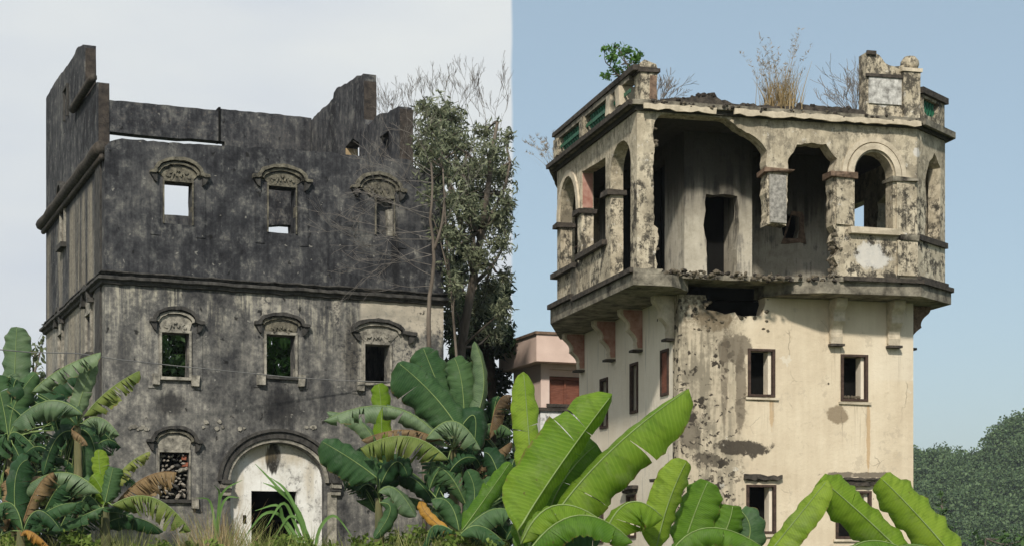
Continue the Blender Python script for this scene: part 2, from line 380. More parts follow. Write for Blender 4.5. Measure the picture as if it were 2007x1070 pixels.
        for px, py, a, b in ((1712, 500, .36, .28), (1740, 180, .3, .3), (1800, 300, .1, .1)):
            cx, cz = TB.fx(px, py, -.8); c = g.mix(g.mul(g.ell(cx, cz, a, b, blot, .6), .8), c, (.62, .60, .56))
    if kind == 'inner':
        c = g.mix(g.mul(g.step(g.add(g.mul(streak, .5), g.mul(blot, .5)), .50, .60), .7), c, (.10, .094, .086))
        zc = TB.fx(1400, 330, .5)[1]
        c = g.mix(g.mul(g.step(g.add(X[2], g.mul(streak, 1.4)), zc - .9, zc + .6), .92), c, (.028, .026, .023))  # upper inner walls darkened with height: interior shade painted into the colour
    c = g.mix(g.mul(g.step(grain, .60, .74), .25), c, (.30, .26, .2))
    g.col(c); g.bump(g.add(g.mul(fine, .7), g.add(g.mul(grain, .3), blot)), .55, .03); return g.m
M_B_body = plaster_cream('cream weathered plaster', 'body')
M_B_side = plaster_cream('fill brightened plaster', 'side')
M_B_log = plaster_cream('mottled loggia plaster', 'loggia')
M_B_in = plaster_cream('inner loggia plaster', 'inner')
M_B_trim = simple('mouldy trim', (.022, .019, .016), (.33, .30, .235), 3.5, bump=.6, dist=.03)
M_B_pale = simple('cream trim', (.36, .31, .23), (.66, .58, .45), 5, bump=.4, dist=.02)
M_rust = simple('terracotta trim', (.06, .042, .032), (.27, .185, .13), 11, bump=.4)
M_red = simple('faded red paint', (.28, .12, .09), (.50, .32, .26), 5)
M_rubble = simple('broken lime concrete', (.10, .085, .06), (.38, .32, .235), 10, bump=.9, dist=.05)
M_coal = simple('black mouldy edge', (.02, .018, .016), (.10, .085, .07), 8, bump=.6, dist=.03)
M_frame = simple('dark rusted window frame', (.030, .021, .017), (.095, .062, .048), 12)
M_green = simple('green glazed ceramic', (.006, .045, .026), (.02, .15, .075), 9, rough=.4)
M_pink = simple('pink render', (.60, .46, .40), (.72, .57, .50), 1.6, bump=.1)
M_pinkd = simple('salmon fascia', (.60, .45, .38), (.74, .57, .49), 1.6, bump=.1)
M_shut = simple('rust brown shutter', (.12, .045, .03), (.22, .09, .06), 5, stretch=(1, 1, 6))
def stainedwhite():
    g = G('mould stained white wall'); n = g.noise(3.5, 8, .75, g.map((1, 1, .7))); g.col(g.ramp(n, [(.34, (.07, .07, .07)), (.42, (.34, .34, .33)), (.5, (.70, .70, .68))])); return g.m
M_wwall = stainedwhite()

# ------------------------------------------------------------------ ground
def groundz(x, y):
    t = min(1, max(0, (y - 20) / 13)); return .95 * t * t * (3 - 2 * t)
def ground():
    xs = sorted(set([-3000, -1200, -500, -200, -90, -60] + list(range(-40, 42, 2)) + [60, 90, 200, 500, 1200, 3000]))
    ys = sorted(set([-300, -80, -20] + list(range(-10, 70, 2)) + [80, 100, 150, 250, 500, 1000, 2000, 4500]))
    V = [(x, y, groundz(x, y) + (mnoise.noise((x * .3, y * .3, 0)) * .06 if abs(x) < 41 and y < 70 else 0)) for y in ys for x in xs]; n = len(xs)
    Fc = [(j * n + i, j * n + i + 1, (j + 1) * n + i + 1, (j + 1) * n + i) for j in range(len(ys) - 1) for i in range(n - 1)]
    g = G('earth and turf'); a = g.noise(.8, 8, .7); b = g.noise(7, 6, .7)
    g.col(g.ramp(g.add(g.mul(a, .6), g.mul(b, .4)), [(.35, (.05, .042, .025)), (.5, (.06, .075, .025)), (.65, (.10, .12, .04))])); g.bump(b, .8, .06)
    tag(obj('ground', mesh('ground', V, Fc, g.m, True)), kind='structure')
ground()

# ------------------------------------------------------------------ tower A: dark roofless watchtower
A = thing('watchtower', (TA.O.x, TA.O.y, TA.z0), 'black stained roofless concrete watchtower with white arched doorway', 'tower', rz=TA.rz)
WA, DA, TH = 8.905, 10.3, .42
def rectA(x0, x1, y0, y1, v=0, t=TA):
    xm, ym = (x0 + x1) / 2, (y0 + y1) / 2
    return t.fx(x0, ym, v)[0], t.fx(x1, ym, v)[0], t.fx(xm, y1, v)[1], t.fx(xm, y0, v)[1]
def rect(u0, u1, z0, z1): return [(u0, z0), (u1, z0), (u1, z1), (u0, z1)]
winA = {  # opening; hood left, right, crest, ear heights in the photograph
    'a1': ((322, 376, 358, 440), (292, 410, 308, 342), 'hi'), 'a2': ((526, 579, 367, 457), (494, 610, 322, 352), 'hi'), 'a3': ((737, 771, 390, 462), (686, 795, 336, 372), 'hi'),
    'b1': ((317, 370, 652, 738), (292, 400, 599, 630), 'pale'), 'b2': ((522, 578, 656, 737), (498, 606, 612, 636), 'mid'), 'b3': ((715, 763, 675, 750), (688, 815, 624, 652), 'pale'),
    'c1': ((312, 370, 886, 978), (286, 396, 836, 864), 'low')}
def up_all(r, z0): return r
topf = [TA.fx(x, y) for x, y in ((206, 288), (215, 276), (240, 272), (300, 277), (400, 284), (520, 291), (610, 297), (690, 304), (760, 310), (805, 314), (812, 330), (866, 336))]
topf = [(min(max(a, 0), WA), z) for a, z in topf]; topf[0] = (0, topf[0][1]); topf[-1] = (WA, topf[-1][1])
outer = [(WA, -.6)] + jag(topf[::-1], .018, .12, False, 3) + [(0, -.6)]
outer = [(min(max(a, 0), WA), z) for a, z in outer]
holes = []
for k, (r, h, s) in winA.items():
    u0, u1, z0, z1 = rectA(*r); holes.append(jag(rect(u0, u1, z0, z1), .008, .2, True, hash(k) % 97 if False else len(holes)))
# doorway arch
sp_u0, sp_u1, _, _ = rectA(447, 640, 930, 950); sp_z = TA.fx(545, 944)[1]; ap_z = TA.fx(545, 868)[1]
dcx = (sp_u0 + sp_u1) / 2; drx = (sp_u1 - sp_u0) / 2 - .06; drz = ap_z - sp_z
holes.append([(dcx - drx, -.55), (dcx + drx, -.55)] + arc(dcx, sp_z, drx, drz, 0, 180, 28))
# a few small weathered pits that go through the plaster
mb = MB().add(*prism(outer, holes, TA.front, 0, TH)); mb.build('wall', M_A_front, A)
# left wall
zA = lambda z: z - TA.z0
lw = [(TH, -.6), (DA, -.6), (DA, zA(15.35)), (8.5, zA(15.36)), (7.2, zA(15.28)), (6, zA(15.2)), (5, zA(15.15)), (4.3, zA(15.2)), (3.6, zA(15.05)), (3.1, zA(14.95)), (3.08, zA(14.2)), (3.12, zA(13.5)), (2.0, zA(13.48)), (1.08, zA(13.46)), (1.05, zA(12.6)), (1.02, zA(11.72)), (TH, zA(11.66))]
lwj = [(max(TH, min(DA, a)), z) for a, z in jag(lw, .022, .2, True, 5)]
def wl(px, py, wd, hh):
    v, z = TA.sx(px, py); return rect(v - wd / 2, v + wd / 2, z - hh / 2, z + hh / 2)
lholes = [wl(125, 445, .7, 1.0), wl(176, 655, .7, 1.0), wl(121, 690, .7, 1.0), wl(131, 205, .5, .8), wl(166, 880, .7, 1.1)]
MB().add(*prism(lwj, lholes, TA.side, 0, .30)).build('wall', M_A_side, A)
MB().box((.02, 1.0, zA(11.7)), (.28, 1.018, zA(13.4)), TA.loc).build('broken_wall_end', M_brick_end, A)
MB().box((.02, 3.03, zA(13.6)), (.28, 3.045, zA(14.85)), TA.loc).build('broken_wall_end', M_brick_end, A)
# right wall
rw = [(TH, -.6), (11.1, -.6), (11.1, zA(15.75)), (9.4, zA(15.8)), (8.6, zA(15.85)), (8.5, zA(16.0)), (8.2, zA(16.05)), (7.0, zA(15.95)), (6.0, zA(15.9)), (5.6, zA(15.8)), (5.58, zA(14.5)), (5.3, zA(14.25)), (4.9, zA(14.2)), (4.2, zA(14.3)), (3.4, zA(14.15)), (2.5, zA(14.1)), (2.42, zA(13.1)), (2.4, zA(11.9)), (TH, zA(11.6))]
rwj = [(max(TH, min(11.1, a)), z) for a, z in jag(rw, .03, .2, True, 8)]
rh = [jag([(6.0, zA(12.9)), (7.3, zA(12.9)), (7.3, zA(14.0)), (6.6, zA(14.15)), (6.0, zA(13.9))], .04, .3, True, 2), rect(3.3, 4.1, zA(12.6), zA(13.6))]
MB().add(*prism(rwj, rh, TA.side, WA - .4, WA)).build('wall', M_A_in, A)
MB().box((WA - .39, 5.53, zA(12.2)), (WA - .01, 5.56, zA(15.6)), TA.loc).build('broken_wall_end', M_brick_end, A)
MB().box((WA - .39, 2.36, zA(12.0)), (WA - .01, 2.39, zA(14.0)), TA.loc).build('broken_wall_end', M_brick_end, A)
MB().box((WA - .40, 7.302, zA(12.9)), (WA - .02, 7.33, zA(14.0)), TA.loc).build('window_reveal', M_ochre, A)
# back wall: skewed plan, from v=10.3 at the left to 11.1 at the right
class BW: pass
bO = TA.O + TA.u * 0.0 + TA.v * DA; bD = (TA.u * WA + TA.v * .8); bD.normalize()
TBk = Tower(bO, bD, TA.v, TA.z0)
def backf(a, z, d):
    p = bO + bD * a + TA.v * d; q = p - TA.O
    return Vector((q.dot(TA.u), q.dot(TA.v), z))
WB_ = math.hypot(WA, .8)
bt = [TBk.fx(x, y) for x, y in ((215, 197), (300, 204), (428, 217), (431, 214), (520, 222), (606, 231))]
bt = [(0.3, bt[0][1] + .05)] + bt + [(WB_ - .36, bt[-1][1])]
bout = [(0.3, -.6), (WB_ - .36, -.6)] + jag(bt[::-1], .013, .16, False, 4)
bh = []
q = [TBk.fx(x, y) for x, y in ((213, 258), (300, 267), (400, 275), (440, 279))]; zb = TBk.fx(300, 425)[1]
bh.append(jag([(q[0][0] - .3, zb), (q[-1][0], zb + .2), (q[-1][0], q[-1][1])] + [q[2], q[1], q[0], (q[0][0] - .3, q[0][1] + .1)], .02, .4, True, 3))
def bq(x0, x1, y0, y1, sd=1): return jag([TBk.fx(x0, y1), TBk.fx(x1, y1), TBk.fx(x1, y0), TBk.fx(x0, y0)], .03, .3, True, sd)
bh += [bq(512, 572, 440, 475), bq(300, 385, 640, 790, 2), bq(508, 592, 640, 790, 3)]
MB().add(*prism(bout, bh, backf, 0, .4)).build('wall', M_A_in, A)
# joint between the two beams of the back wall
ja, jz = TBk.fx(431, 216); MB().box((ja - .05, 0, jz - 1.0), (ja + .02, .44, jz + .08), lambda x, y, z: backf(x, z, y - .03)).build('beam_joint', M_dark, A)
# unseen slabs added to block skylight and darken the lower storeys
for z in (8.75, 5.15):
    MB().box((.31, TH + .01, zA(z)), (WA - .41, DA - .02, zA(z + .16)), TA.loc, ).build('light_block_slab', M_dark, A)
# belt course round front and left
def belt(za, zb, pr, name, mat, seed):
    """moulding with a stepped profile along the front and the left side"""
    prof = [(0.0, za), (pr * .45, za + (zb - za) * .12), (pr * .55, za + (zb - za) * .45), (pr, za + (zb - za) * .6), (pr, zb - (zb - za) * .1), (pr * .8, zb), (0.0, zb)]
    r = random.Random(seed); V = []; st = [(-1, i / 34) for i in range(35)][::-1] + [(1, i / 44) for i in range(1, 45)]
    path = [('s', DA * t) for k, t in st if k < 0] + [('f', WA * t) for k, t in st if k > 0]
    m = len(prof)
    for kind, t in path:
        jz, jp = r.uniform(-.014, .014), r.uniform(.86, 1.04)
        for o, z in prof:
            o2 = o * jp if o else -.02
            if kind == 's' and t == 0: V.append(TA.loc(-o2, -o2, z + jz))
            elif kind == 's': V.append(TA.loc(-o2, t, z + jz))
            else: V.append(TA.loc(t if t < WA else WA + .08, -o2, z + jz))
    Fc = [(i * m + j, (i + 1) * m + j, (i + 1) * m + (j + 1) % m, i * m + (j + 1) % m) for i in range(len(path) - 1) for j in range(m)]
    Fc += [tuple(range(m)), tuple(range((len(path) - 1) * m, len(path) * m))[::-1]]
    obj(name, mesh(name, V, [f[::-1] for f in Fc], mat), A)
bz1 = TA.fx(205, 531)[1]; bz0 = TA.fx(205, 557)[1]
belt(bz0, bz0 + (bz1 - bz0) * .62, .20, 'belt_course', M_trimA, 1); belt(bz0 + (bz1 - bz0) * .72, bz1, .13, 'belt_course', M_trimA, 2)
# roll moulding on the left wall
rz = TA.fx(205, 290)[1]
MB().tube([TA.loc(-.10, .02 + (DA + .25) * i / 16, rz + .02 * math.sin(i * 2.1)) for i in range(17)], [.165 * (1 + .06 * math.sin(i * 1.7)) for i in range(17)], 9).build('roll_moulding', M_coal, A, True)
MB().tube([TA.loc(-.06, .02 + (DA + .1) * i / 10, rz - .22) for i in range(11)], .08, 7).build('roll_moulding', M_coal, A, True)
MB().tube([TA.loc(-.09, 1.2 + 3.3 * i / 8, zA(13.58)) for i in range(9)], .11, 8).build('roll_moulding', M_coal, A, True)
MB().box((-.05, TH, -.6), (-.002, TH + .75, rz - .3), TA.loc).build('corner_strip', M_trimA, A)
# windows of the front
def window_surround(key, op, hood, style):
    u0, u1, z0, z1 = rectA(*op); h0, h1, hz, ez = rectA(hood[0], hood[1], hood[2], hood[3])[0], rectA(hood[0], hood[1], hood[2], hood[3])[1], TA.fx((hood[0] + hood[1]) / 2, hood[2])[1], TA.fx((hood[0] + hood[1]) / 2, hood[3])[1]
    cx = (u0 + u1) / 2
    hz = ez + (hz - ez) * (.82 if style != 'low' else .95)
    if key == 'a3': cx = (h0 + h1) / 2
    j = MB(); jw = .035 if style in ('hi', 'low') else .06
    j.add(*prism(rect(u0 - jw, u0 - .004, z0, z1), [], TA.front, -.05, .20)); j.add(*prism(rect(u1 + .004, u1 + jw, z0, z1), [], TA.front, -.05, .20)); j.add(*prism(rect(u0 - jw, u1 + jw, z1 + .003, z1 + .07), [], TA.front, -.055, .20))
    wnd = j.build('window', M_trimA_pale if style in ('pale', 'mid', 'low') else M_hood, A)
    pal = M_trimA_pale if style in ('pale',) else M_hood
    # eyebrow hood: ear, swept arch, ear
    hw = (h1 - h0) / 2; ear = hw * .22; ar = hw - ear
    path = [(h0, ez), (h0 + ear * .8, ez)] + arc(cx, ez + .02, ar, hz - ez - .02, 180, 0, 16) + [(h1 - ear * .8, ez), (h1, ez)]
    MB().add(*prism(jag(ribbon(path, .085), .014, .09, True, ord(key[1]) + 3), [], TA.front, -.17, -.003)).build('hood_mould', M_hood if style == 'hi' else M_trimA, wnd)
    path2 = arc(cx, ez - .02, ar - .09, hz - ez - .08, 178, 2, 14)
    MB().add(*prism(jag(ribbon(path2, .06), .012, .09, True, ord(key[1])), [], TA.front, -.10, -.003)).build('inner_mould', pal, wnd)
    for s, hx in ((-1, h0), (1, h1)):   # corbel under each ear
        a = hx + (-s) * .02; MB().add(*prism([(a, ez - .045), (a - s * ear, ez - .045), (a - s * ear, ez - .26), (a - s * ear * .6, ez - .22)], [], TA.front, -.12, -.003)).build('hood_ear', M_trimA, wnd)
    # lunette
    zt = ez - .03 if style != 'low' else ez
    base = z1 + .075
    lun = [(u0 - .02, base)] + [(u1 + .02, base)] + arc(cx, ez - .03, ar - .13, max(.1, hz - ez - .13), 0, 180, 12)
    mat = M_trimA_pale if style in ('pale', 'low') else M_hood
    MB().add(*prism(lun, [], TA.front, -.03, -.003)).build('lunette', mat, wnd)
    if style != 'low':    # worn scroll relief in the lunette
        rs = random.Random(len(key) + ord(key[1]) * 7); l = MB()
        for i in range(9):
            t = i / 8; a_ = math.pi * (1 - t); x = cx + math.cos(a_) * (ar - .26) * .8; zz = base + .05 + math.sin(a_) * max(.06, hz - ez - .16) * .8 + rs.uniform(-.02, .02)
            if rs.random() < .8: l.add(*prism(jag(arc(x, zz, rs.uniform(.03, .06), rs.uniform(.03, .06), 0, 320, 7), .012, .1, True, i), [], TA.front, -rs.uniform(.05, .09), -.031))
        for s_ in (-1, 1):
            pth = [(cx + s_ * (.05 + .10 * q), base + .06 + .10 * math.sin(q * 3.1)) for q in (0, .3, .6, .9, 1.2, 1.5)]; l.add(*prism(ribbon(pth, .045), [], TA.front, -.07, -.031))
        l.build('scroll_relief', mat, wnd)
    # sill with end blocks
    if style != 'hi': MB().box((u0 - .12, -.09, z0 - .08), (u1 + .12, .10, z0 - .004), TA.loc, .012).build('sill', M_trimA_pale if style in ('pale',) else M_trimA, wnd)
    if style in ('pale', 'mid', 'low'):
        for x in (u0 - .24, u1 + .06): MB().box((x, -.13, z0 - .10 - .13), (x + .18, -.003, z0 + .05), TA.loc, .02).build('sill_block', M_trimA_pale, wnd)
    # flat pilaster strips beside the opening
    for x in (u0 - .34, u1 + .10): MB().box((x, -.022, z0 - .3), (x + .24, -.002, ez - .28), TA.loc).build('pilaster_strip', M_A_front, wnd)
    return wnd, (u0, u1, z0, z1)
for key, (op, hd, st) in winA.items():
    wnd, (u0, u1, z0, z1) = window_surround(key, op, hd, st)
    if key == 'a3':
        MB().box((u1 - .13, .06, z0 - .2), (u1 + .02, .2, z1 - .25), TA.loc, .02).build('broken_jamb', M_trimA_pale, wnd)
        MB().box((u0, .25, z0), (u1, .38, z1), TA.loc).build('infill', M_A_front, wnd)
    if key == 'c1':
        rr = random.Random(4); MB().box((u0, .30, z0), (u1, .38, z1), TA.loc).build('infill', M_dark, wnd)
        proto = []
        for k in range(6):
            bm = bmesh.new(); bmesh.ops.create_icosphere(bm, subdivisions=1, radius=1)
            for v in bm.verts: v.co = Vector((v.co.x * rr.uniform(.75, 1.15), v.co.y * .9, v.co.z * rr.uniform(.6, 1.0)))
            me = bpy.data.meshes.new('stone'); bm.to_mesh(me); bm.free(); me.materials.append((M_stone, M_stone, M_stone, M_stone, M_trimA_pale, M_trimA)[k]); proto.append(me)
        pts_ = []
        for k in range(900):
            x, z, sz = rr.uniform(u0 + .04, u1 - .04), rr.uniform(z0 + .04, z1 - .05), rr.uniform(.045, .10)
            if any(math.hypot(x - a_, z - b_) < (sz + c_) * .72 for a_, b_, c_ in pts_): continue
            pts_.append((x, z, sz)); o = obj('stone', proto[rr.randrange(6)], wnd); o.location = TA.loc(x, rr.uniform(.08, .22), z); o.scale = (sz * rr.uniform(.8, 1.4), .12, sz * rr.uniform(.6, 1.0)); o.rotation_euler = (0, rr.uniform(-1.2, 1.2), 0)
        for x, zz in ((u1 - .1, z1 - .12), (u1 - .06, z1 - .3)): MB().box((x - .06, .06, zz - .05), (x + .05, .2, zz + .05), TA.loc, .015).build('brick', M_redbrick, wnd)
# left wall windows: frames and hoods
for px, py, wd, hh in ((125, 445, .7, 1.0), (176, 655, .7, 1.0), (121, 690, .7, 1.0), (131, 205, .5, .8), (166, 880, .7, 1.1)):
    v, z = TA.sx(px, py)
    f = MB()
    for a, b in ((v - wd / 2 - .1, v - wd / 2 - .003), (v + wd / 2 + .003, v + wd / 2 + .1)): f.box((-.06, a, z - hh / 2), (-.003, b, z + hh / 2), TA.loc)
    f.box((-.07, v - wd / 2 - .1, z + hh / 2 + .003), (-.003, v + wd / 2 + .1, z + hh / 2 + .09), TA.loc)
    wnd = f.build('window', M_trimA_pale if py not in (205,) else M_trimA, A)
    if py == 205: continue
    path = [(v - wd * .95, z + hh / 2 + .3), (v - wd * .7, z + hh / 2 + .3)] + arc(v, z + hh / 2 + .3, wd * .62, .42, 180, 0, 10) + [(v + wd * .7, z + hh / 2 + .3), (v + wd * .95, z + hh / 2 + .3)]
    MB().add(*prism(ribbon(path, .11), [], TA.side, -.16, -.003)).build('hood_mould', M_trimA, wnd)
    MB().add(*prism([(v - wd / 2, z + hh / 2 + .1), (v + wd / 2, z + hh / 2 + .1)] + arc(v, z + hh / 2 + .3, wd * .5, .3, 0, 180, 8), [], TA.side, -.05, -.003)).build('lunette', M_trimA_pale, wnd)
    MB().box((-.16, v - wd / 2 - .15, z - hh / 2 - .14), (-.003, v + wd / 2 + .15, z - hh / 2 - .004), TA.loc).build('sill', M_trimA, wnd)
# arched doorway
orx, orz = drx + .26, drz + .30
da = MB()
def ringband(r0, r1, d0, mat, name, par):
    n = 30; pts = arc(dcx, sp_z, drx + r1, drz + r1 * 1.1, 0, 180, n); pin = arc(dcx, sp_z, drx + r0, drz + r0 * 1.1, 180, 0, n)
    return MB().add(*prism(pts + pin, [], TA.front, d0, -.003)).build(name, mat, par)
dw = ringband(.02, .10, -.08, M_trimA_pale, 'doorway', A)
ringband(.11, .25, -.13, M_trimA, 'archivolt', dw); ringband(.26, .33, -.19, M_trimA, 'archivolt', dw)
d0, d1, dz0, dz1 = rectA(492, 581, 962, 1130, .25)
MB().add(*prism([(dcx - drx, -.5), (dcx + drx, -.5)] + arc(dcx, sp_z, drx, drz, 0, 180, 28), [rect(d0, d1, -.4, dz1)], TA.front, .22, .38)).build('door_panel', M_door, dw)
MB().box((d0 - 1.5, 3.0, -.4), (d1 + 1.5, 3.1, dz1 + .6), TA.loc).build('door_shade_panel', M_dark, dw)  # added near-black panel paints the dark room behind the door
for px in (441, 656):
    cx, cz = TA.fx(px, 955)
    for a, b, pr, m in ((cz + .10, cz + .20, .24, M_trimA), (cz - .02, cz + .095, .19, M_trimA_pale), (cz - .10, cz - .025, .16, M_trimA), (cz - .2, cz - .105, .13, M_trimA_pale)):
        MB().box((cx - .13, -pr, a), (cx + .13, -.003, b), TA.loc, .008).build('impost', m, dw)
MB().box((TA.fx(650, 1000)[0] - .12, -.05, -.6), (TA.fx(650, 1000)[0] + .12, -.003, sp_z - .25), TA.loc).build('jamb_strip', M_trimA_pale, dw)
for px in (483, 588): 
    x, z = TA.fx(px, 1016); MB().box((x - .04, .19, z - .1), (x + .04, .23, z + .1), TA.loc).build('bolt_hole', M_dark, dw)
# lime drips: bird lime crusts where a lean-to roof once met the wall
rr = random.Random(9)
for px in list(range(255, 293, 5)) + [398, 404, 425, 430, 436, 470, 478, 600, 612, 616]:
    x, z = TA.fx(px, 838 + (-12 if px in (404, 430) else 0) + rr.uniform(-3, 4)); s = rr.uniform(.03, .06)
    MB().add(*prism(jag(arc(x, z, s * 1.2, s, 0, 330, 7), .012, .1, True, px), [], TA.front, -.03, -.002)).build('lime_crust', M_trimA_pale, A)

# ------------------------------------------------------------------ tower B: cream watchtower with the broken loggia
B = thing('watchtower', (TB.O.x, TB.O.y, TB.z0), 'cream plaster watchtower with a shell hole torn through its arcaded top storey', 'tower', rz=TB.rz)
WBd, DBd = 5.41, 6.94
CH0, UR, CV = 5.06, 6.19, .03      # canted corner: start along the front, right side, where it ends in depth
zB = lambda z: z - TB.z0
SL0, SL1 = zB(7.08), zB(7.42)          # balcony slab
RF0, RF1 = zB(10.66), zB(10.85)          # roof slab
# body front
hole = jag([TB.fx(x, y) for x, y in ((1390, 566), (1494, 562), (1492, 612), (1450, 615), (1440, 606), (1420, 606), (1405, 602), (1390, 598))], .04, .12, True, 12)
wB = {'w1': (1468, 1516, 686, 774), 'w2': (1650, 1698, 697, 783), 'w3': (1465, 1518, 952, 1042), 'w4': (1640, 1705, 964, 1052)}
hs = [hole] + [rect(*rectA(*r, t=TB)) for r in wB.values()]
zt = SL0 - .003
hn = [TB.fx(x, y) for x, y in ((1383, 575), (1386, 590), (1385, 606), (1405, 611), (1420, 616), (1440, 612), (1450, 622), (1470, 621), (1496, 620), (1499, 590), (1499, 575))]
hn = jag(hn, .03, .12, False, 12); hn[0] = (hn[0][0], zt); hn[-1] = (hn[-1][0], zt)
o1 = [(0, -.6), (WBd, -.6), (WBd, zt)] + [(a, min(z, zt)) for a, z in hn[::-1]] + [(0, zt)]
hx = sorted(a for a, z in hs[0]); hs.pop(0)
# plaster skin eroded at the corner: outer skin and inner masonry are one wall with a recess
MB().add(*prism(o1, hs, TB.front, 0, .35)).build('wall', M_B_body, B)
lwin = [(1297, 1310, 688, 771), (1237, 1250, 714, 806), (1178, 1191, 744, 836), (1292, 1307, 958, 1040), (1230, 1246, 972, 1050), (1168, 1182, 990, 1060)]
def rectS(x0, x1, y0, y1, u=0):
    xm, ym = (x0 + x1) / 2, (y0 + y1) / 2
    return TB.sx(x1, ym, u)[0], TB.sx(x0, ym, u)[0], TB.sx(xm, y1, u)[1], TB.sx(xm, y0, u)[1]
MB().add(*prism([(.351, -.6), (DBd, -.6), (DBd, zt), (.351, zt)], [rect(*rectS(*r)) for r in lwin[1:]] + [], TB.side, 0, .3)).build('wall', M_B_side, B)
MB().box((0, .002, -.6), (.3, .349, zt), TB.loc)
MB().add(*prism(rect(.351, DBd, -.6, zt), [], TB.side, WBd - .3, WBd)).build('wall', M_B_side, B)
MB().add(*prism(rect(.301, WBd - .301, -.6, zt), [], TB.front, DBd - .3, DBd)).build('wall', M_B_side, B)
MB().box((.31, .55, -.5), (WBd - .31, DBd - .31, zt - .02), TB.loc).build('painted_shade_core', M_dark, B)  # added near-black box: unlit interior painted behind the windows and hole
MB().box((TB.fx(1362, 560, -.8)[0], .40, zt - .015), (TB.fx(1528, 560, -.8)[0], 1.36, SL1 - .108), TB.loc).build('painted_shade_core', M_dark, B)  # second black box, added so the torn hole under the slab reads unlit
# ragged masonry round the hole under the slab
rr = random.Random(21)
def chunk(mat, n=5, seed=0):
    out = []
    r = random.Random(seed)
    for k in range(n):
        bm = bmesh.new(); bmesh.ops.create_icosphere(bm, subdivisions=1, radius=1)
        for v in bm.verts: v.co = v.co * r.uniform(.65, 1.15)
        me = bpy.data.meshes.new('rubble'); bm.to_mesh(me); bm.free(); me.materials.append(mat); out.append(me)
    return out
CH = chunk(M_rubble, 5, 1); CHD = chunk(M_coal, 4, 2); CHB = chunk(M_brick_end, 4, 3)
def put_chunk(lib, p, s, name='masonry_chunk', par=B, r=rr):
    o = obj(name, lib[r.randrange(len(lib))], par); o.location = p; o.scale = (s * r.uniform(.8, 1.4), s * r.uniform(.7, 1.2), s * r.uniform(.6, 1.0)); o.rotation_euler = (r.uniform(-.4, .4), r.uniform(-.4, .4), r.uniform(0, 6)); return o
for x0, x1, y0, y1, n in ((1360, 1392, 560, 650, 22), (1388, 1496, 619, 630, 9), (1494, 1506, 566, 650, 8), (1368, 1383, 575, 600, 4)):
    for _ in range(n):
        a, z = TB.fx(rr.uniform(x0, x1), rr.uniform(y0, y1)); put_chunk(CH, TB.loc(a, rr.uniform(-.01, .05), z), rr.uniform(.03, .065))
def window_B(r, name='window', fixed=False):
    u0, u1, z0, z1 = rectA(*r, t=TB); f = MB(); t = .055
    f.box((u0 - .03, -.035, z0 - .03), (u1 + .03, .06, z0 + .02), TB.loc); f.box((u0 - .03, -.035, z1 - .02), (u1 + .03, .06, z1 + .03), TB.loc)
    f.box((u0 - .03, -.033, z0 + .021), (u0 + .03, .06, z1 - .021), TB.loc); f.box((u1 - .03, -.033, z0 + .021), (u1 + .03, .06, z1 - .021), TB.loc)
    o = f.build(name, M_frame, B)
    MB().box((u1 - .10, .062, z0 + .02), (u1 - .031, .30, z1 - .02), TB.loc).build('reveal', M_B_side, o)
    MB().box((u0 - .08, -.05, z0 - .10), (u1 + .10, -.002, z0 - .05), TB.loc, .008).build('sill', M_B_pale, o)
    return o, (u0, u1, z0, z1)
for k, r in wB.items():
    o, (u0, u1, z0, z1) = window_B(r)
    if k == 'w2':
        for i in range(6): put_chunk(CH, TB.loc(u0 + .07 + i * .075, .12, z0 + .07), .055, 'masonry_chunk', o)
    if k in ('w3', 'w4'):
        MB().add(*prism(jag(rect(u0 - .08, u1 + .14, z1 + .14, z1 + .23), .03, .1, True, 3), [], TB.front, -.10, -.002)).build('window_hood', M_coal, o)
        if k == 'w4': MB().add(*prism(jag(rect(u0 - .05, u1 + .2, z1 + .26, z1 + .31), .012, .1, True, 4), [], TB.front, -.15, -.002)).build('window_hood', M_coal, o)
for i, r in enumerate(lwin):
    v0, v1, z0, z1 = rectS(*r); f = MB()
    if i == 0: v0 = max(v0, .36)
    f.box((-.03, v0 - .04, z0 - .04), (.05, v0 + .03, z1 + .04), TB.loc); f.box((-.03, v1 - .03, z0 - .04), (.05, v1 + .04, z1 + .04), TB.loc); f.box((-.032, v0 + .031, z1 - .02), (.05, v1 - .031, z1 + .04), TB.loc); f.box((-.032, v0 + .031, z0 - .04), (.05, v1 - .031, z0 + .02), TB.loc)
    o = f.build('window', M_frame, B)
    MB().box((-.004 if i == 0 else .2, v0 + .03, z0 + .02), (.004 if i == 0 else .22, v1 - .03, z1 - .02), TB.loc).build('shutter_or_shade_panel', M_shut if i == 0 else M_dark, o)  # only the first is a shutter; others are near-black panels painting interior shade
    if i > 2:
        for q, (zz, pr) in enumerate(((z1 + .16, .16), (z1 + .08, .10))): MB().box((-pr, v0 - .18 + q * .08, zz), (-.003, v1 + .18 - q * .08, zz + .07), TB.loc, .01).build('window_hood', M_coal, o)
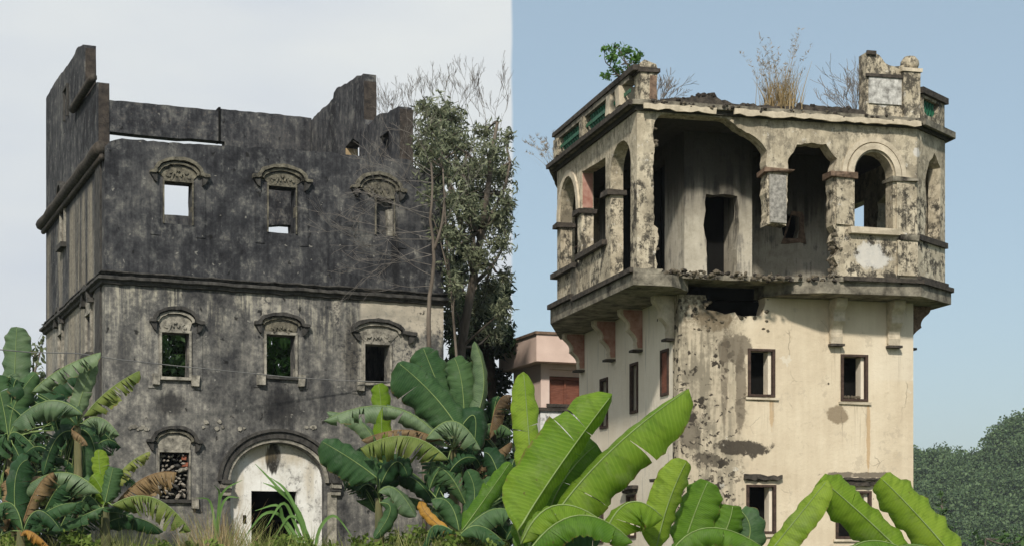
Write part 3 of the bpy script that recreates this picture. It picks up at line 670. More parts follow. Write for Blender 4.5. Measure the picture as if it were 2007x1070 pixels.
# brackets
def scroll(dep, hh):
    """side outline of a corbel bracket: (outwards, down)"""
    pts = [(0, 0), (dep, 0), (dep, -.10), (dep * .93, -.16)]
    pts += [(dep * (.93 - .30 * t) - .05 * math.sin(t * math.pi), -.16 - hh * .28 * t) for t in (.25, .5, .75, 1)]
    pts += [(dep * .66, -.16 - hh * .33), (dep * .60, -.16 - hh * .36)]
    pts += [(dep * (.60 - .34 * t) - .05 * math.sin(t * math.pi), -.16 - hh * (.36 + .30 * t)) for t in (.25, .5, .75, 1)]
    pts += [(dep * .30, -hh * .84), (dep * .24, -hh), (0, -hh)]
    return pts
def bracket(fn, a, wd, dep, hh, m_face, m_side):
    sc = scroll(dep, hh)
    V, Fc = prism([(-o, SL0 - .004 + z) for o, z in sc], [], lambda x, z, d: fn(x, z, a + d), -wd / 2, wd / 2)
    o = obj('bracket', mesh('bracket', V, Fc, m_face), B)
    V, Fc = prism([(-.0 - q * .86 - .004, SL0 - .03 + z * .93) for q, z in sc], [], lambda x, z, d: fn(x, z, a + d), -wd / 2 - .012, wd / 2 + .012)
    obj('bracket_side', mesh('bracket_side', V, Fc, m_side), o)
    MB().box((0, 0, 0), (1, 1, 1), lambda x, y, z: fn(-.002 - (dep * .45) * x, SL0 - hh - .055 + .05 * z, a - wd / 2 - .03 + (wd + .06) * y)).build('bracket_foot', M_coal, o)
for px in (1318, 1256, 1203, 1143):
    v = TB.sx(px, 600)[0]; bracket(lambda x, z, d: TB.loc(x, d, z), max(v, .14), .22, .52 if px < 1300 else .45, .90, M_B_pale, M_red if px < 1300 else M_B_pale)
for px in (1636, 1749):
    u = TB.fx(px, 620)[0]; bracket(lambda x, z, d: TB.loc(d, x, z), u, .26, .36, .95, M_B_pale, M_B_pale)
for v in (.5, 1.9): bracket(lambda x, z, d: TB.loc(WBd - x, d, z), v, .24, .62, .92, M_rust, M_rust)
# plan of the balcony
vE0 = TB.sx(1092, 450, -1.2)[0]
def plan_poly(off, broken=False, seed=0):
    r = random.Random(seed)
    p = [(-1.2 - off, -.8 - off)]
    if broken:
        a0, a1 = TB.fx(1295, 540, -.8)[0], TB.fx(1640, 540, -.8)[0]
        p.append((a0, -.8 - off)); n = 34
        for i in range(n + 1):
            t = i / n; q = -.74 + .22 * math.sin(math.pi * min(1, t * 1.4)) * (1 if t < .7 else .6) + r.uniform(-.09, .07)
            p.append((a0 + (a1 - a0) * t + r.uniform(-.02, .02), q))
        p.append((a1 + .03, -.8 - off))
    p += [(CH0 + off * .3, -.8 - off), (UR + off, CV - off * .4), (UR + off, 7.6), (3, 7.75), (-.25, 7.75), (-1.2 - off, vE0 + .1 + off * .5)]
    return p
def slab(poly, z0, z1, name, mat, par=B, recess=None):
    V, Fc = prism(poly, [] if recess is None else [recess], lambda a, b, d: TB.loc(a, b, d), z1, z0)
    return obj(name, mesh(name, V, Fc, mat), par)
sl_ = slab(plan_poly(.12, True, 3), SL1 - .10, SL1, 'balcony_slab', M_B_trim)
low_ = plan_poly(.12, False)
n0, n1, n2, n3 = [TB.fx(x, 560, -.8)[0] for x in (1340, 1375, 1500, 1560)]
low_ = low_[:1] + [(n0 - .3, -.92)] + jag([(n0, -.7), (n1, -.1), (n1 - .05, 1.4), (n2 + .25, 1.4), (n2 + .28, -.1), (n3, -.6)], .05, .2, False, 3) + [(n3 + .6, -.85)] + low_[1:]
slab(low_, SL0, SL1 - .103, 'slab_underside', M_B_trim, sl_)
def edge_strip(px0, py_none, pts, z0, z1, mat, name, par, out=.05):
    """moulding strip along the plan edge"""
    m = MB()
    for (a, b), (c, d) in zip(pts[:-1], pts[1:]):
        t = Vector((c - a, d - b)); t.normalize(); n = Vector((t.y, -t.x)) * out
        m.add([TB.loc(a, b, z0), TB.loc(c, d, z0), TB.loc(c + n.x, d + n.y, z0), TB.loc(a + n.x, b + n.y, z0), TB.loc(a, b, z1), TB.loc(c, d, z1), TB.loc(c + n.x, d + n.y, z1), TB.loc(a + n.x, b + n.y, z1)],
              [(0, 1, 2, 3), (7, 6, 5, 4), (3, 2, 6, 7), (0, 3, 7, 4), (1, 5, 6, 2), (0, 4, 5, 1)])
    return m.build(name, mat, par)
o = .12
a1 = TB.fx(1648, 545, -.8)[0]
edge_strip(0, 0, [(a1, -.8 - o), (CH0 + o * .3, -.8 - o), (UR + o, CV - o * .4), (UR + o, 3)], SL1 - .08, SL1 + .01, M_coal, 'slab_moulding', sl_, .07)
v_step = TB.sx(1135, 600, -1.2)[0]
edge_strip(0, 0, [(-1.2 - o, v_step), (-1.2 - o, -.8 - o)], SL1 - .09, SL1 + .012, M_coal, 'slab_moulding', sl_, .08)
edge_strip(0, 0, [(-1.2 - o, vE0 + .1), (-1.2 - o, v_step + .03)], SL1 - .02, SL1 + .09, M_coal, 'slab_moulding', sl_, .10)
# rubble hanging on the broken slab edge
for i in range(120):
    a = rr.uniform(TB.fx(1290, 545, -.8)[0], TB.fx(1640, 545, -.8)[0]); put_chunk(CH if rr.random() < .75 else CHD, TB.loc(a, rr.uniform(-.88, -.6), rr.uniform(SL1 - .10, SL1 + .02)), rr.uniform(.03, .075))
# loggia front
def T(x, y, d=-.8): return TB.fx(x, y, d)
zc = RF0 - .003
raw = [(1285, 541), (1289, 520), (1284, 500), (1291, 470), (1289, 448), (1282, 440), (1281, 380), (1280, 320), (1284, 285), (1278, 262), (1284, 236), (1296, 224)]
lint = [(1330, 221), (1400, 219), (1410, 222), (1430, 236), (1446, 250), (1462, 260), (1480, 268), (1493, 280), (1504, 296), (1502, 316), (1504, 340), (1502, 380), (1505, 420), (1502, 441), (1520, 437), (1541, 442), (1543, 400), (1544, 340), (1545, 312), (1556, 300), (1563, 284), (1590, 281), (1618, 283), (1628, 297), (1640, 312), (1636, 326), (1632, 345), (1633, 400), (1632, 442), (1640, 455), (1632, 472), (1645, 488), (1634, 505), (1642, 522), (1634, 540)]
pl = [T(x, y) for x, y in raw + lint]
pl = jag(pl, .014, .07, False, 6)
pl = [(a, min(z, zc - .03)) for a, z in pl]
xr = CH0 - .002
out_ = [(-1.2, SL1 + .003)] + pl + [(xr, SL1 + .003), (xr, zc), (-1.2, zc)]
out_ = [(a, max(z, SL1 + .003)) for a, z in out_]
ac, az = T(1712, 345); x0 = T(1675, 345)[0]; x1 = T(1750, 348)[0]; acx = (x0 + x1) / 2; arx = (x1 - x0) / 2; atop = T(1712, 298)[1]; abot = T(1712, 449)[1]
ahole = [(x0, abot), (x1, abot)] + arc(acx, az, arx, atop - az, 0, 180, 20)
MB().add(*prism(out_, [ahole], TB.front, -.8, -.48)).build('arcade_wall', M_B_log, B)
tr = MB().add(*prism(arc(acx, az, arx + .17, atop - az + .17, 0, 180, 20) + arc(acx, az, arx + .04, atop - az + .04, 180, 0, 20), [], TB.front, -.86, -.803)).build('archivolt', M_B_pale, B)
MB().add(*prism(arc(acx, az, arx + .30, atop - az + .30, 0, 180, 20) + arc(acx, az, arx + .20, atop - az + .20, 180, 0, 20), [], TB.front, -.835, -.803)).build('archivolt_band', M_B_pale, tr)
for xa, xb, y, m in ((1625, 1679, 342, M_rust), (1745, 1798, 350, M_B_trim), (1497, 1551, 334, M_rust)):
    p, q = T(xa, y), T(xb, y); MB().box((p[0], -.90, p[1] - .05), (min(q[0], CH0 + .03), -.45, p[1] + .03), TB.loc, .035).build('capital', m, B)
# broken hanging pillar: its faced block
p, q = T(1508, 440), T(1540, 345); MB().box((p[0], -.84, p[1] + .05), (q[0], -.803, q[1]), TB.loc, .02).build('pillar_facing', simple('grey granite facing', (.12, .115, .105), (.42, .40, .36), 14, bump=.6), B)
p, q = T(1638, 440), T(1670, 350); MB().box((p[0], -.845, p[1]), (q[0], -.803, q[1]), TB.loc, .01).build('pillar_facing', M_B_log, B)
p, q = T(1756, 460), T(1791, 357); MB().box((p[0], -.845, p[1]), (q[0], -.803, q[1]), TB.loc, .01).build('pillar_facing', M_B_log, B)
for i in range(60):
    k = rr.random()
    if k < .4: x, y = rr.uniform(1632, 1648), rr.uniform(440, 540)
    elif k < .8: x, y = rr.uniform(1278, 1292), rr.uniform(430, 540)
    else: x, y = rr.uniform(1278, 1288), rr.uniform(215, 290)
    a, z = T(x, y); put_chunk(CH, TB.loc(a, rr.uniform(-.82, -.5), z), rr.uniform(.03, .07))
# apron coping and panels
p, q = T(1662, 447), T(1756, 463); MB().box((p[0], -.95, q[1]), (q[0] + .05, -.44, p[1]), TB.loc, .02).build('coping', M_B_pale, B)
p, q = T(1757, 461), T(1800, 470); MB().box((p[0] + .06, -.9, q[1] - .04), (CH0 + .01, -.803, p[1]), TB.loc, .01).build('coping', M_B_trim, B)
p, q = T(1757, 540), T(1796, 474); MB().box((p[0], -.86, p[1]), (q[0], -.803, q[1]), TB.loc).build('pier_facing', M_B_log, B)
# canted bay on the right
cO = TB.O + TB.u * CH0 + TB.v * -.8; cD = (TB.u * (UR - CH0) + TB.v * (CV + .8)); cl = cD.length; cD.normalize()
TC = Tower(cO, cD, Vector((-cD.y, cD.x)), TB.z0)
def cant(a, z, d):
    p = cO + cD * a + Vector((-cD.y, cD.x)) * d; qv = p - TB.O
    det = TB.u.x * TB.v.y - TB.u.y * TB.v.x
    return TB.loc((qv.x * TB.v.y - qv.y * TB.v.x) / det, (TB.u.x * qv.y - TB.u.y * qv.x) / det, z)
ch = jag([TC.fx(x, y) for x, y in ((1813, 465), (1842, 470), (1843, 330), (1832, 300), (1822, 318), (1813, 350), (1816, 400))], .015, .12, True, 4)
MB().add(*prism([(.002, SL1 + .003), (cl, SL1 + .003), (cl, zc), (.002, zc)], [ch], cant, 0, .28)).build('arcade_wall', M_B_log, B)
cz_ = TC.fx(1835, 474)[1]
MB().box((0, 0, 0), (1, 1, 1), lambda x, y, z: cant(.01 + cl * x, cz_ - .1 + .12 * z, -.07 + .066 * y)).build('coping', M_coal, B)
MB().box((0, 0, 0), (1, 1, 1), lambda x, y, z: cant(.02 + cl * x, SL1 + .005 + .10 * z, -.08 + .076 * y)).build('coping', M_coal, B)
# right side wall of the loggia (seen edge on, and from inside through the arch)
ro = jag([(1.1, SL1 + 1.1), (2.6, SL1 + 1.1), (2.6, SL1 + 2.4), (1.9, SL1 + 2.75), (1.1, SL1 + 2.5)], .05, .2, True, 6)
MB().add(*prism([(.25, SL1 + .003), (7.38, SL1 + .003), (7.38, zc), (.25, zc)], [ro, rect(3.3, 4.6, SL1 + 1.0, SL1 + 2.6), rect(5.2, 6.6, SL1 + 1.0, SL1 + 2.6)], TB.side, UR - .28, UR - .01)).build('arcade_wall', M_B_log, B)
MB().box((UR, .5, SL1 + 1.95), (UR + .13, .58, SL1 + 2.03), TB.loc).build('stub', M_coal, B)
# left side of the loggia
def S(x, y, u=-1.2): return TB.sx(x, y, u)
vE = S(1092, 450)[0]
zle = lambda x, y: S(x, y)[1]
z_sp = S(1200, 372)[1]
h1a, h1b = S(1236, 400)[0], S(1197, 400)[0]
h1 = [(h1a, SL1 + .06), (h1b, SL1 + .06)] + arc((h1a + h1b) / 2, z_sp + .35, (h1b - h1a) / 2, .55, 0, 180, 10)
h2r, h2l = S(1187, 470)[0], S(1140, 480)[0]
hb2 = S(1165, 486)[1]
h2 = [(h2r, hb2), (h2l, hb2), (h2l, zc - .42), (h2r, zc - .50)]
h3r, h3l = S(1132, 430)[0], S(1099, 430)[0]; hb = S(1108, 530)[1]
h3 = [(h3r, hb), (h3l, hb)] + arc((h3l + h3r) / 2, z_sp, (h3l - h3r) / 2, min(.95, zc - .35 - z_sp), 0, 180, 14)
lo = [(-.48, SL1 + .003), (vE, SL1 + .003), (vE, zc), (-.48, zc)]
clampz = lambda l: [(max(-.46, a), min(max(z, SL1 + .06), zc - .08)) for a, z in l]
MB().add(*prism(lo, [clampz(jag(h1, .01, .2, True, 2)), clampz(jag(h2, .012, .2, True, 3)), clampz(h3)], TB.side, -1.2, -.92)).build('arcade_wall', M_B_log, B)
atp = min(.95, zc - .35 - z_sp)
a3 = MB().add(*prism(arc((h3l + h3r) / 2, z_sp, (h3l - h3r) / 2 + .2, atp + .17, 0, 180, 14) + arc((h3l + h3r) / 2, z_sp, (h3l - h3r) / 2 + .03, atp + .03, 180, 0, 14), [], TB.side, -1.25, -1.203)).build('archivolt', M_B_pale, B)
for a, b in ((h1b, h2r), (h2l, h3r), (h3l, vE)):
    MB().box((-1.30, a - .07, z_sp - .09), (-.86, b + .07, z_sp + .02), TB.loc, .012).build('capital', M_coal, B)
MB().box((-1.18, h2l - .012, z_sp + .05), (-.94, h2l - .003, zc - .45), TB.loc).build('patched_brick', M_red, B)
# apron copings on the left
MB().box((-1.32, h2r - .1, hb2 - .10), (-.88, h2l + .1, hb2 + .02), TB.loc, .012).build('coping', M_coal, B)
MB().box((-1.34, h3r - .05, hb - .10), (-.88, vE + .1, hb + .02), TB.loc, .012).build('coping', M_coal, B)
MB().box((-1.25, S(1134, 560)[0], SL1 + .01), (-1.203, S(1122, 560)[0], hb - .1), TB.loc).build('pier_facing', M_B_trim, B)
MB().tube([TB.loc(-1.0, S(1133, 470)[0], S(1133, 470)[1]), TB.loc(-1.0, S(1110, 470)[0], S(1104, 490)[1])], .02, 5).build('iron_bar', M_frame, B)
# ledge at the base of the left side
# back wall of the gallery with open bays
MB().add(*prism([(-.2, SL1 + .003), (UR - .29, SL1 + .003), (UR - .29, zc), (-.2, zc)], [rect(.8, 2, SL1 + 1, SL1 + 2.6), rect(3, 4.2, SL1 + 1, SL1 + 2.6), rect(4.7, 5.8, SL1 + .9, SL1 + 2.6)], TB.front, 7.4, 7.65)).build('arcade_wall', M_B_log, B)
kO = Vector((-1.19, vE0 + .02)); kD = Vector((-.22, 7.4)) - kO; kl = kD.length; kD.normalize(); kN = Vector((kD.y, -kD.x))
MB().add(*prism(rect(0, kl, SL1 + .003, zc), [rect(.3, kl - .2, SL1 + .9, zc - .5)], lambda a, z, d: TB.loc(*(kO + kD * a + kN * d), z), 0, .25)).build('arcade_wall', M_B_log, B)
# core room inside the loggia
zf = SL1 + .003
d0_, d1_ = TB.fx(1381, 460, .5)[0], TB.fx(1446, 460, .5)[0]; dtop = TB.fx(1412, 382, .5)[1]
door = jag([(d0_ + .05, zf + .02), (d1_, zf + .02), (d1_ - .03, zf + .6), (d1_ + .04, dtop - .6), (d1_, dtop), (d0_ + .04, dtop), (d0_ - .03, dtop - .7), (d0_ + .06, zf + .9)], .02, .15, True, 9)
cu0, cu1 = .32, TB.fx(1474, 400, .5)[0]
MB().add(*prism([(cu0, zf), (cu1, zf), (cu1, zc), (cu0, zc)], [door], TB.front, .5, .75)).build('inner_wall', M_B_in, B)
MB().add(*prism([(.751, zf), (6.3, zf), (6.3, zc), (.751, zc)], [rect(1.7, 3.0, zf + .02, zf + 2.9), rect(3.5, 5.6, zf + .5, zf + 2.9)], TB.side, cu0, cu0 + .22)).build('inner_wall', M_B_in, B)  # openings added in this wall so the side arches read dark
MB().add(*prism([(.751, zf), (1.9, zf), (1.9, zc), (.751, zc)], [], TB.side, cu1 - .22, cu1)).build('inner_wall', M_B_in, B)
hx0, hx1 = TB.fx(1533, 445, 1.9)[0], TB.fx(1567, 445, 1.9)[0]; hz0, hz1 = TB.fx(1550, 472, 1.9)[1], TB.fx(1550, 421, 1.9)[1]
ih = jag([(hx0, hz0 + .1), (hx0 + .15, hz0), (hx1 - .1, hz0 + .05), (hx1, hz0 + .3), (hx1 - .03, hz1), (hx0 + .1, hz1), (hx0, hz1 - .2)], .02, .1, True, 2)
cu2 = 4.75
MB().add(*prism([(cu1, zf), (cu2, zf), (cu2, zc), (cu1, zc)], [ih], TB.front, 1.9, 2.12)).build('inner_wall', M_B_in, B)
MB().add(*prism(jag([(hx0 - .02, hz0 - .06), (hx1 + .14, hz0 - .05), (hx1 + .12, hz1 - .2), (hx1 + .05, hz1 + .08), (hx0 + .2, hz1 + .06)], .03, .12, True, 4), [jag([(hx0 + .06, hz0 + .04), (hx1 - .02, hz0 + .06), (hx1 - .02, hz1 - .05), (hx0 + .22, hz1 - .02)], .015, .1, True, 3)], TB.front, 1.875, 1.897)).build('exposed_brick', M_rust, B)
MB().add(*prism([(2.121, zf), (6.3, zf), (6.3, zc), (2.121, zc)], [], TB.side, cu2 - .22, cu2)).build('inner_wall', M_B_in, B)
MB().box((cu0 + .24, 1.5, zf), (cu1 - .24, 2.5, zc - .01), TB.loc).build('painted_shade_core', M_dark, B)  # near-black filling added so the core room's openings look unlit
MB().box((cu0 + .23, 2.6, zf), (cu2 - .24, 6.2, zc - .01), TB.loc).build('painted_shade_core', M_dark, B)
# roof slab and cornice
RP = plan_poly(.16); RP2 = plan_poly(.06)
rf = slab(jag(RP, .012, .25, True, 2), RF0 + .09, RF1, 'roof_slab', M_B_trim)
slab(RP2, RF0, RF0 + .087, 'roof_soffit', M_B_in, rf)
edge_strip(0, 0, [(-1.2 - .16, vE0 + .12), (-1.2 - .16, -.96)], RF0 + .07, RF1 - .02, M_coal, 'cornice', rf, .08)
p = T(1425, 205); q = T(1800, 230)
for x0, x1, sd in ((1256, 1398, 3), (1432, 1796, 5)):
    top = jag([T(x0, 1)[:1] + (RF0 + .11,), T(x1, 1)[:1] + (RF0 + .11,)], .02, .12, False, sd); bot = jag([T(x1, 1)[:1] + (RF0 + .0,), T(x0, 1)[:1] + (RF0 + .0,)], .03, .14, False, sd + 1)
    MB().add(*prism(top + bot, [], TB.front, -1.0, -.955)).build('cornice', M_B_pale, rf)
r3 = random.Random(8)
for i in range(70):
    x = r3.uniform(1262, 1796); put_chunk(CHD if r3.random() < .7 else CH, TB.loc(T(x, 200)[0], r3.uniform(-1.0, -.9), RF1 - r3.uniform(-.01, .10)), r3.uniform(.025, .055), 'masonry_chunk', rf, r3)
edge_strip(0, 0, [(CH0 + .05, -.96), (UR + .16, CV - .06), (UR + .16, 2.5)], RF0 + .05, RF1 - .01, M_B_trim, 'cornice', rf, .06)
# broken parapet stumps and rubble along the front of the roof
for i in range(40):
    x = rr.uniform(1290, 1700); s = rr.uniform(.04, .085)
    put_chunk(CHD if rr.random() < .6 else CHB, TB.loc(T(x, 200)[0], rr.uniform(-.95, -.3), RF1 + rr.uniform(0, .05)), s, 'masonry_chunk', rf)
r2 = random.Random(44)
prof = [(1293, 0.05)] + [(x, .05 + .05 * r2.random() + (.16 * math.exp(-((x - 1385) / 28) ** 2)) + (.05 if 1320 < x < 1360 else 0) + (.06 if x > 1560 else 0)) for x in range(1300, 1692, 7)] + [(1692, .1)]
up_ = [(T(x, 200)[0], RF1 + .003 + h) for x, h in prof]
MB().add(*prism([(up_[0][0], RF1 + .003), (up_[-1][0], RF1 + .003)] + up_[::-1], [], TB.front, -.86, -.52)).build('parapet_stump', M_coal, rf)
for i in range(60):
    x = r2.uniform(1300, 1690); s = r2.uniform(.03, .065); h = np.interp(x, [q[0] for q in prof], [q[1] for q in prof])
    put_chunk(CHB if r2.random() < .4 else CHD, TB.loc(T(x, 200)[0], r2.uniform(-.86, -.55), RF1 + h), s, 'masonry_chunk', rf, r2)
for x in (1368, 1378, 1388, 1397): put_chunk(CHB, TB.loc(T(x, 200)[0], -.8, RF1 + .2), .10, 'masonry_chunk', rf, r2)
# parapet pier at the near corner
pp = [T(x, y) for x, y in ((1254, 205), (1287, 205), (1285, 150), (1289, 140), (1286, 126), (1262, 120), (1252, 126), (1255, 145))]
pr = MB().add(*prism(jag(pp, .02, .1, True, 2), [], TB.front, -.85, -.45)).build('parapet_pier', M_B_log, B)
MB().box((T(1250, 140)[0], -.9, T(1250, 141)[1]), (T(1291, 140)[0], -.4, T(1250, 133)[1]), TB.loc, .02).build('pier_cap', M_coal, pr)
MB().box((T(1272, 170)[0], -.87, T(1270, 196)[1]), (T(1285, 170)[0], -.852, T(1270, 150)[1]), TB.loc, .01).build('exposed_brick', M_rust, pr)
# parapet along the left
vP = [S(1236, 200)[0], S(1199, 230)[0], S(1146, 270)[0], S(1086, 310)[0]]
zr = RF1 + .74
lp = MB().box((-1.30, -.84, zr - .11), (-.98, vE + .1, zr), TB.loc, .01).build('parapet_rail', M_coal, B)
MB().box((-1.27, -.44, RF1 + .003), (-1.0, vE, RF1 + .12), TB.loc).build('parapet_base', M_B_trim, lp)
MB().box((-1.26, -.44, zr - .22), (-1.02, vE, zr - .115), TB.loc).build('parapet_base', M_B_trim, lp)
for v in (S(1200, 230)[0], S(1147, 270)[0], vE - .18, -.25 + .35):
    MB().box((-1.31, v - .14, RF1 + .123), (-.97, v + .14, zr - .225), TB.loc, .02).build('parapet_post', M_B_log if v > 1 else M_B_pale, lp)
def baluster(parent, c, fn, h, r=.06):
    MB().lathe([(r * .8, 0), (r * .9, h * .12), (r * .5, h * .2), (r * 1.1, h * .42), (r * .6, h * .75), (r * .85, h * .86), (r * .85, h)], c, 8, fn).build('baluster', M_green, parent, True)
v = .45
while v < vE - .4:
    if all(abs(v - q) > .2 for q in (S(1200, 230)[0], S(1147, 270)[0])): baluster(lp, (-1.13, v, RF1 + .12), TB.loc, zr - .22 - RF1 - .12, .075)
    v += .17
MB().box((-1.22, -.42, RF1 + .28), (-1.2, vE - .3, RF1 + .36), TB.loc).build('green_rail', M_green, lp)
MB().box((-1.02, -.42, RF1 + .12), (-1.0, vE, zr - .22), TB.loc).build('shaded_backing', M_dark, lp) if False else None
# curved parapet gable at the right
gp = [T(x, y) for x, y in ((1696, 210), (1696, 104), (1703, 104), (1714, 106), (1722, 110), (1728, 118), (1734, 126), (1742, 130), (1752, 132), (1762, 131), (1772, 128), (1778, 133), (1778, 218))]
gp = [(a, RF1 + .003) if y_ in (0, len(gp) - 1) else (a, z) for y_, (a, z) in enumerate(gp)]
gb = MB().add(*prism(gp, [], TB.front, -.84, -.5)).build('parapet_gable', M_B_log, B)
p, q = T(1700, 204), T(1764, 152); MB().box((p[0], -.872, p[1]), (q[0], -.842, q[1]), TB.loc).build('gable_panel', simple('flaking white render', (.10, .095, .085), (.72, .71, .67), 7, bump=.5), gb)
MB().box((T(1694, 150)[0], -.9, T(1700, 153)[1]), (T(1770, 150)[0], -.842, T(1700, 146)[1]), TB.loc, .01).build('gable_band', M_coal, gb)
p, q = T(1766, 222), T(1798, 145); ps = MB().box((p[0], -.92, RF1 + .003), (q[0], -.48, q[1]), TB.loc, .012).build('parapet_pier', M_B_log, B)
MB().box((p[0] - .04, -.96, q[1]), (q[0] + .04, -.44, q[1] + .07), TB.loc, .01).build('pier_cap', M_B_pale, ps)
bc = T(1789, 128); MB().lathe([(.08, -.14), (.17, -.08), (.20, .02), (.19, .10), (.12, .19), (.02, .22)], (bc[0] - .02, -.70, bc[1]), 10, TB.loc).build('finial', M_B_log, ps, True)
edge_strip(0, 0, [(T(1696, 104)[0], -.84), (T(1714, 106)[0], -.84)], gp[1][1] - .05, gp[1][1] + .03, M_coal, 'gable_coping', gb, .05)
# canted parapet with green balusters
cp0, cp1, cpz = .28, cl, zr + .02
cb = lambda x, z, d: cant(x, z, d)
cpw = MB().add(*prism(rect(.30, cl + .02, RF1 + .003, zr - .12), [[(.36, zr - .18), (.40, RF1 + .25), (.55, RF1 + .2), (cl - .42, RF1 + .24), (cl - .25, zr - .18)]], cant, .02, .26)).build('parapet_panel', M_B_log, B)
MB().box((0, 0, 0), (1, 1, 1), lambda x, y, z: cant(.22 + (cl - .14) * x, zr - .115 + .13 * z, -.05 + .38 * y)).build('parapet_rail', M_coal, cpw)
for i in range(5): baluster(cpw, (.48 + i * .13, .14, RF1 + .2), lambda x, y, z: cant(x, z, y), zr - .36 - RF1, .06)
MB().add(*prism(rect(.3, 7.4, RF1 + .003, zr - .12), [], TB.side, UR - .3, UR - .03)).build('parapet_panel', M_B_log, B)
MB().add(*prism(rect(.2, UR - .31, RF1 + .003, RF1 + .5), [], TB.front, 7.4, 7.6)).build('parapet_panel', M_B_log, B)

# ------------------------------------------------------------------ pink house behind
hO = P(1060, 1000, 50); hO.z = .95
H = thing('house', tuple(hO), 'pink rendered flat roofed house behind the cream watchtower', 'house', rz=R(20))
hz = lambda py, Y=50: EYE + (HY - py) / F * Y - .95
hw_, hd_ = 7.5, 2.4
zt_ = hz(712); ztop = hz(655, 49.5)
px2u = lambda px: (px - 1060) / F * 50 / .94
zmid = hz(798)
wu0, wu1, wz0, wz1 = px2u(1077), px2u(1150), hz(790), hz(722)
MB().add(*prism([(0, zmid), (hw_, zmid), (hw_, zt_), (0, zt_)], [rect(wu0, wu1, wz0, wz1)], lambda a, z, d: Vector((a, d, z)), 0, .25)).build('wall', M_pink, H)
MB().box((0, .251, zmid), (.25, hd_, zt_)).build('wall', M_pink, H)
MB().box((hw_ - .25, .251, zmid), (hw_, hd_, zt_)).box((.251, hd_ - .25, zmid), (hw_ - .251, hd_, zt_)).build('wall', M_pink, H)
MB().box((-.02, -.02, -.3), (hw_, hd_, zmid - .1)).build('wall', M_wwall, H)
MB().box((-.08, -.1, zmid - .097), (hw_ + .05, hd_ + .05, zmid - .003)).build('ledge', M_coal, H)
rf_ = MB().box((-.35, -.55, zt_ + .003), (hw_ + .4, hd_ + .4, ztop)).build('roof', M_pinkd, H)
MB().box((-.40, -.60, ztop + .002), (hw_ + .45, hd_ + .45, ztop + .08)).build('roof_coping', M_rust, rf_)
wn = MB().box((wu0, .15, wz0), (wu1, .2, wz1)).build('window', M_shut, H)
fr = MB()
for i in range(3): fr.box((wu0 + i * .5 + .02, .10, wz0), (wu0 + i * .5 + .08, .148, wz1 - .28))
fr.box((wu0, .09, wz1 - .3), (wu1, .148, wz1 - .22)); fr.build('window_frame', M_shut, wn)
MB().box((wu0, .10, wz1 - .2), (wu1, .148, wz1)).build('lintel_panel', M_pinkd, wn)
MB().box((wu0 - .1, -.08, wz0 - .1), (wu1 + .1, .14, wz0 - .003)).build('sill', M_coal, wn)

# ------------------------------------------------------------------ wire across the dark tower
wp = [P(x, y, d) for x, y, d in ((-10, 684, 37.5), (60, 690, 38), (150, 692, 38.6), (240, 705, 39.3), (350, 717, 40.2), (450, 727, 41), (560, 738, 41.9), (660, 745, 42.7), (760, 748, 43.5), (900, 748, 45.0))]
tag(MB().tube(wp, .013, 5).build('cable', simple('grey cable', (.12, .12, .12), (.22, .22, .21))), 'thin grey cable strung across the front of the dark tower', 'cable')

# ------------------------------------------------------------------ vegetation
def leafmat(name, dark, light, trans=.3, rough=.6, spec=.22, vein=True):
    g = G(name, rough, spec)
    n = g.t.nodes.new('ShaderNodeUVMap'); sp = g.t.nodes.new('ShaderNodeSeparateXYZ'); g.t.links.new(n.outputs[0], sp.inputs[0])
    u, v = sp.outputs[0], sp.outputs[1]
    pt = g.noise(2.5, 4, .6)
    c = g.ramp(g.add(g.mul(pt, .7), g.mul(g.rand(), .3)), [(.3, dark), (.7, light)])
    if vein:
        lines = g.math('SINE', g.add(g.mul(u, 260.0), g.mul(v, 30.0)))
        c = g.mix(g.mul(g.step(lines, .2, 1.0), .13), c, tuple(min(1, x * 1.5 + .01) for x in light))
        big = g.noise(7, 3, .5, g.t.nodes[-1].outputs[0] if False else None)
        cmb = g.t.nodes.new('ShaderNodeCombineXYZ'); g.put(cmb.inputs[0], g.mul(u, 26.0)); g.put(cmb.inputs[1], g.mul(v, 1.2)); g.put(cmb.inputs[2], g.mul(g.rand(), 40.0))
        band = g.noise(1.0, 3, .6, cmb.outputs[0]); c = g.mix(g.mul(g.step(band, .46, .68), .42), c, tuple(x * .55 for x in dark))
        rim = g.step(v, .90, 1.0); c = g.mix(g.mul(rim, g.mul(g.step(band, .45, .6), .8)), c, (.22, .15, .05))
        dust = g.noise(3.2, 6, .7, g.map((1, 1, 1), (7, 1, 2))); c = g.mix(g.mul(g.step(dust, .52, .68), .35), c, tuple(x * .6 + .09 for x in light))
        spot = g.noise(16, 4, .6); c = g.mix(g.mul(g.step(spot, .68, .74), .7), c, (.13, .09, .035))
        c = g.mix(g.mul(g.step(dust, .42, .30), .35), c, tuple(x * .5 for x in dark))
        g.bump(g.add(g.mul(lines, .5), g.mul(band, 2.0)), .22, .006)
    g.col(c)
    tr = g.t.nodes.new('ShaderNodeBsdfTranslucent'); g.put(tr.inputs[0], c)
    ms = g.t.nodes.new('ShaderNodeMixShader'); ms.inputs[0].default_value = trans
    g.t.links.new(g.b.outputs[0], ms.inputs[1]); g.t.links.new(tr.outputs[0], ms.inputs[2]); g.t.links.new(ms.outputs[0], g.out.inputs[0])
    return g.m
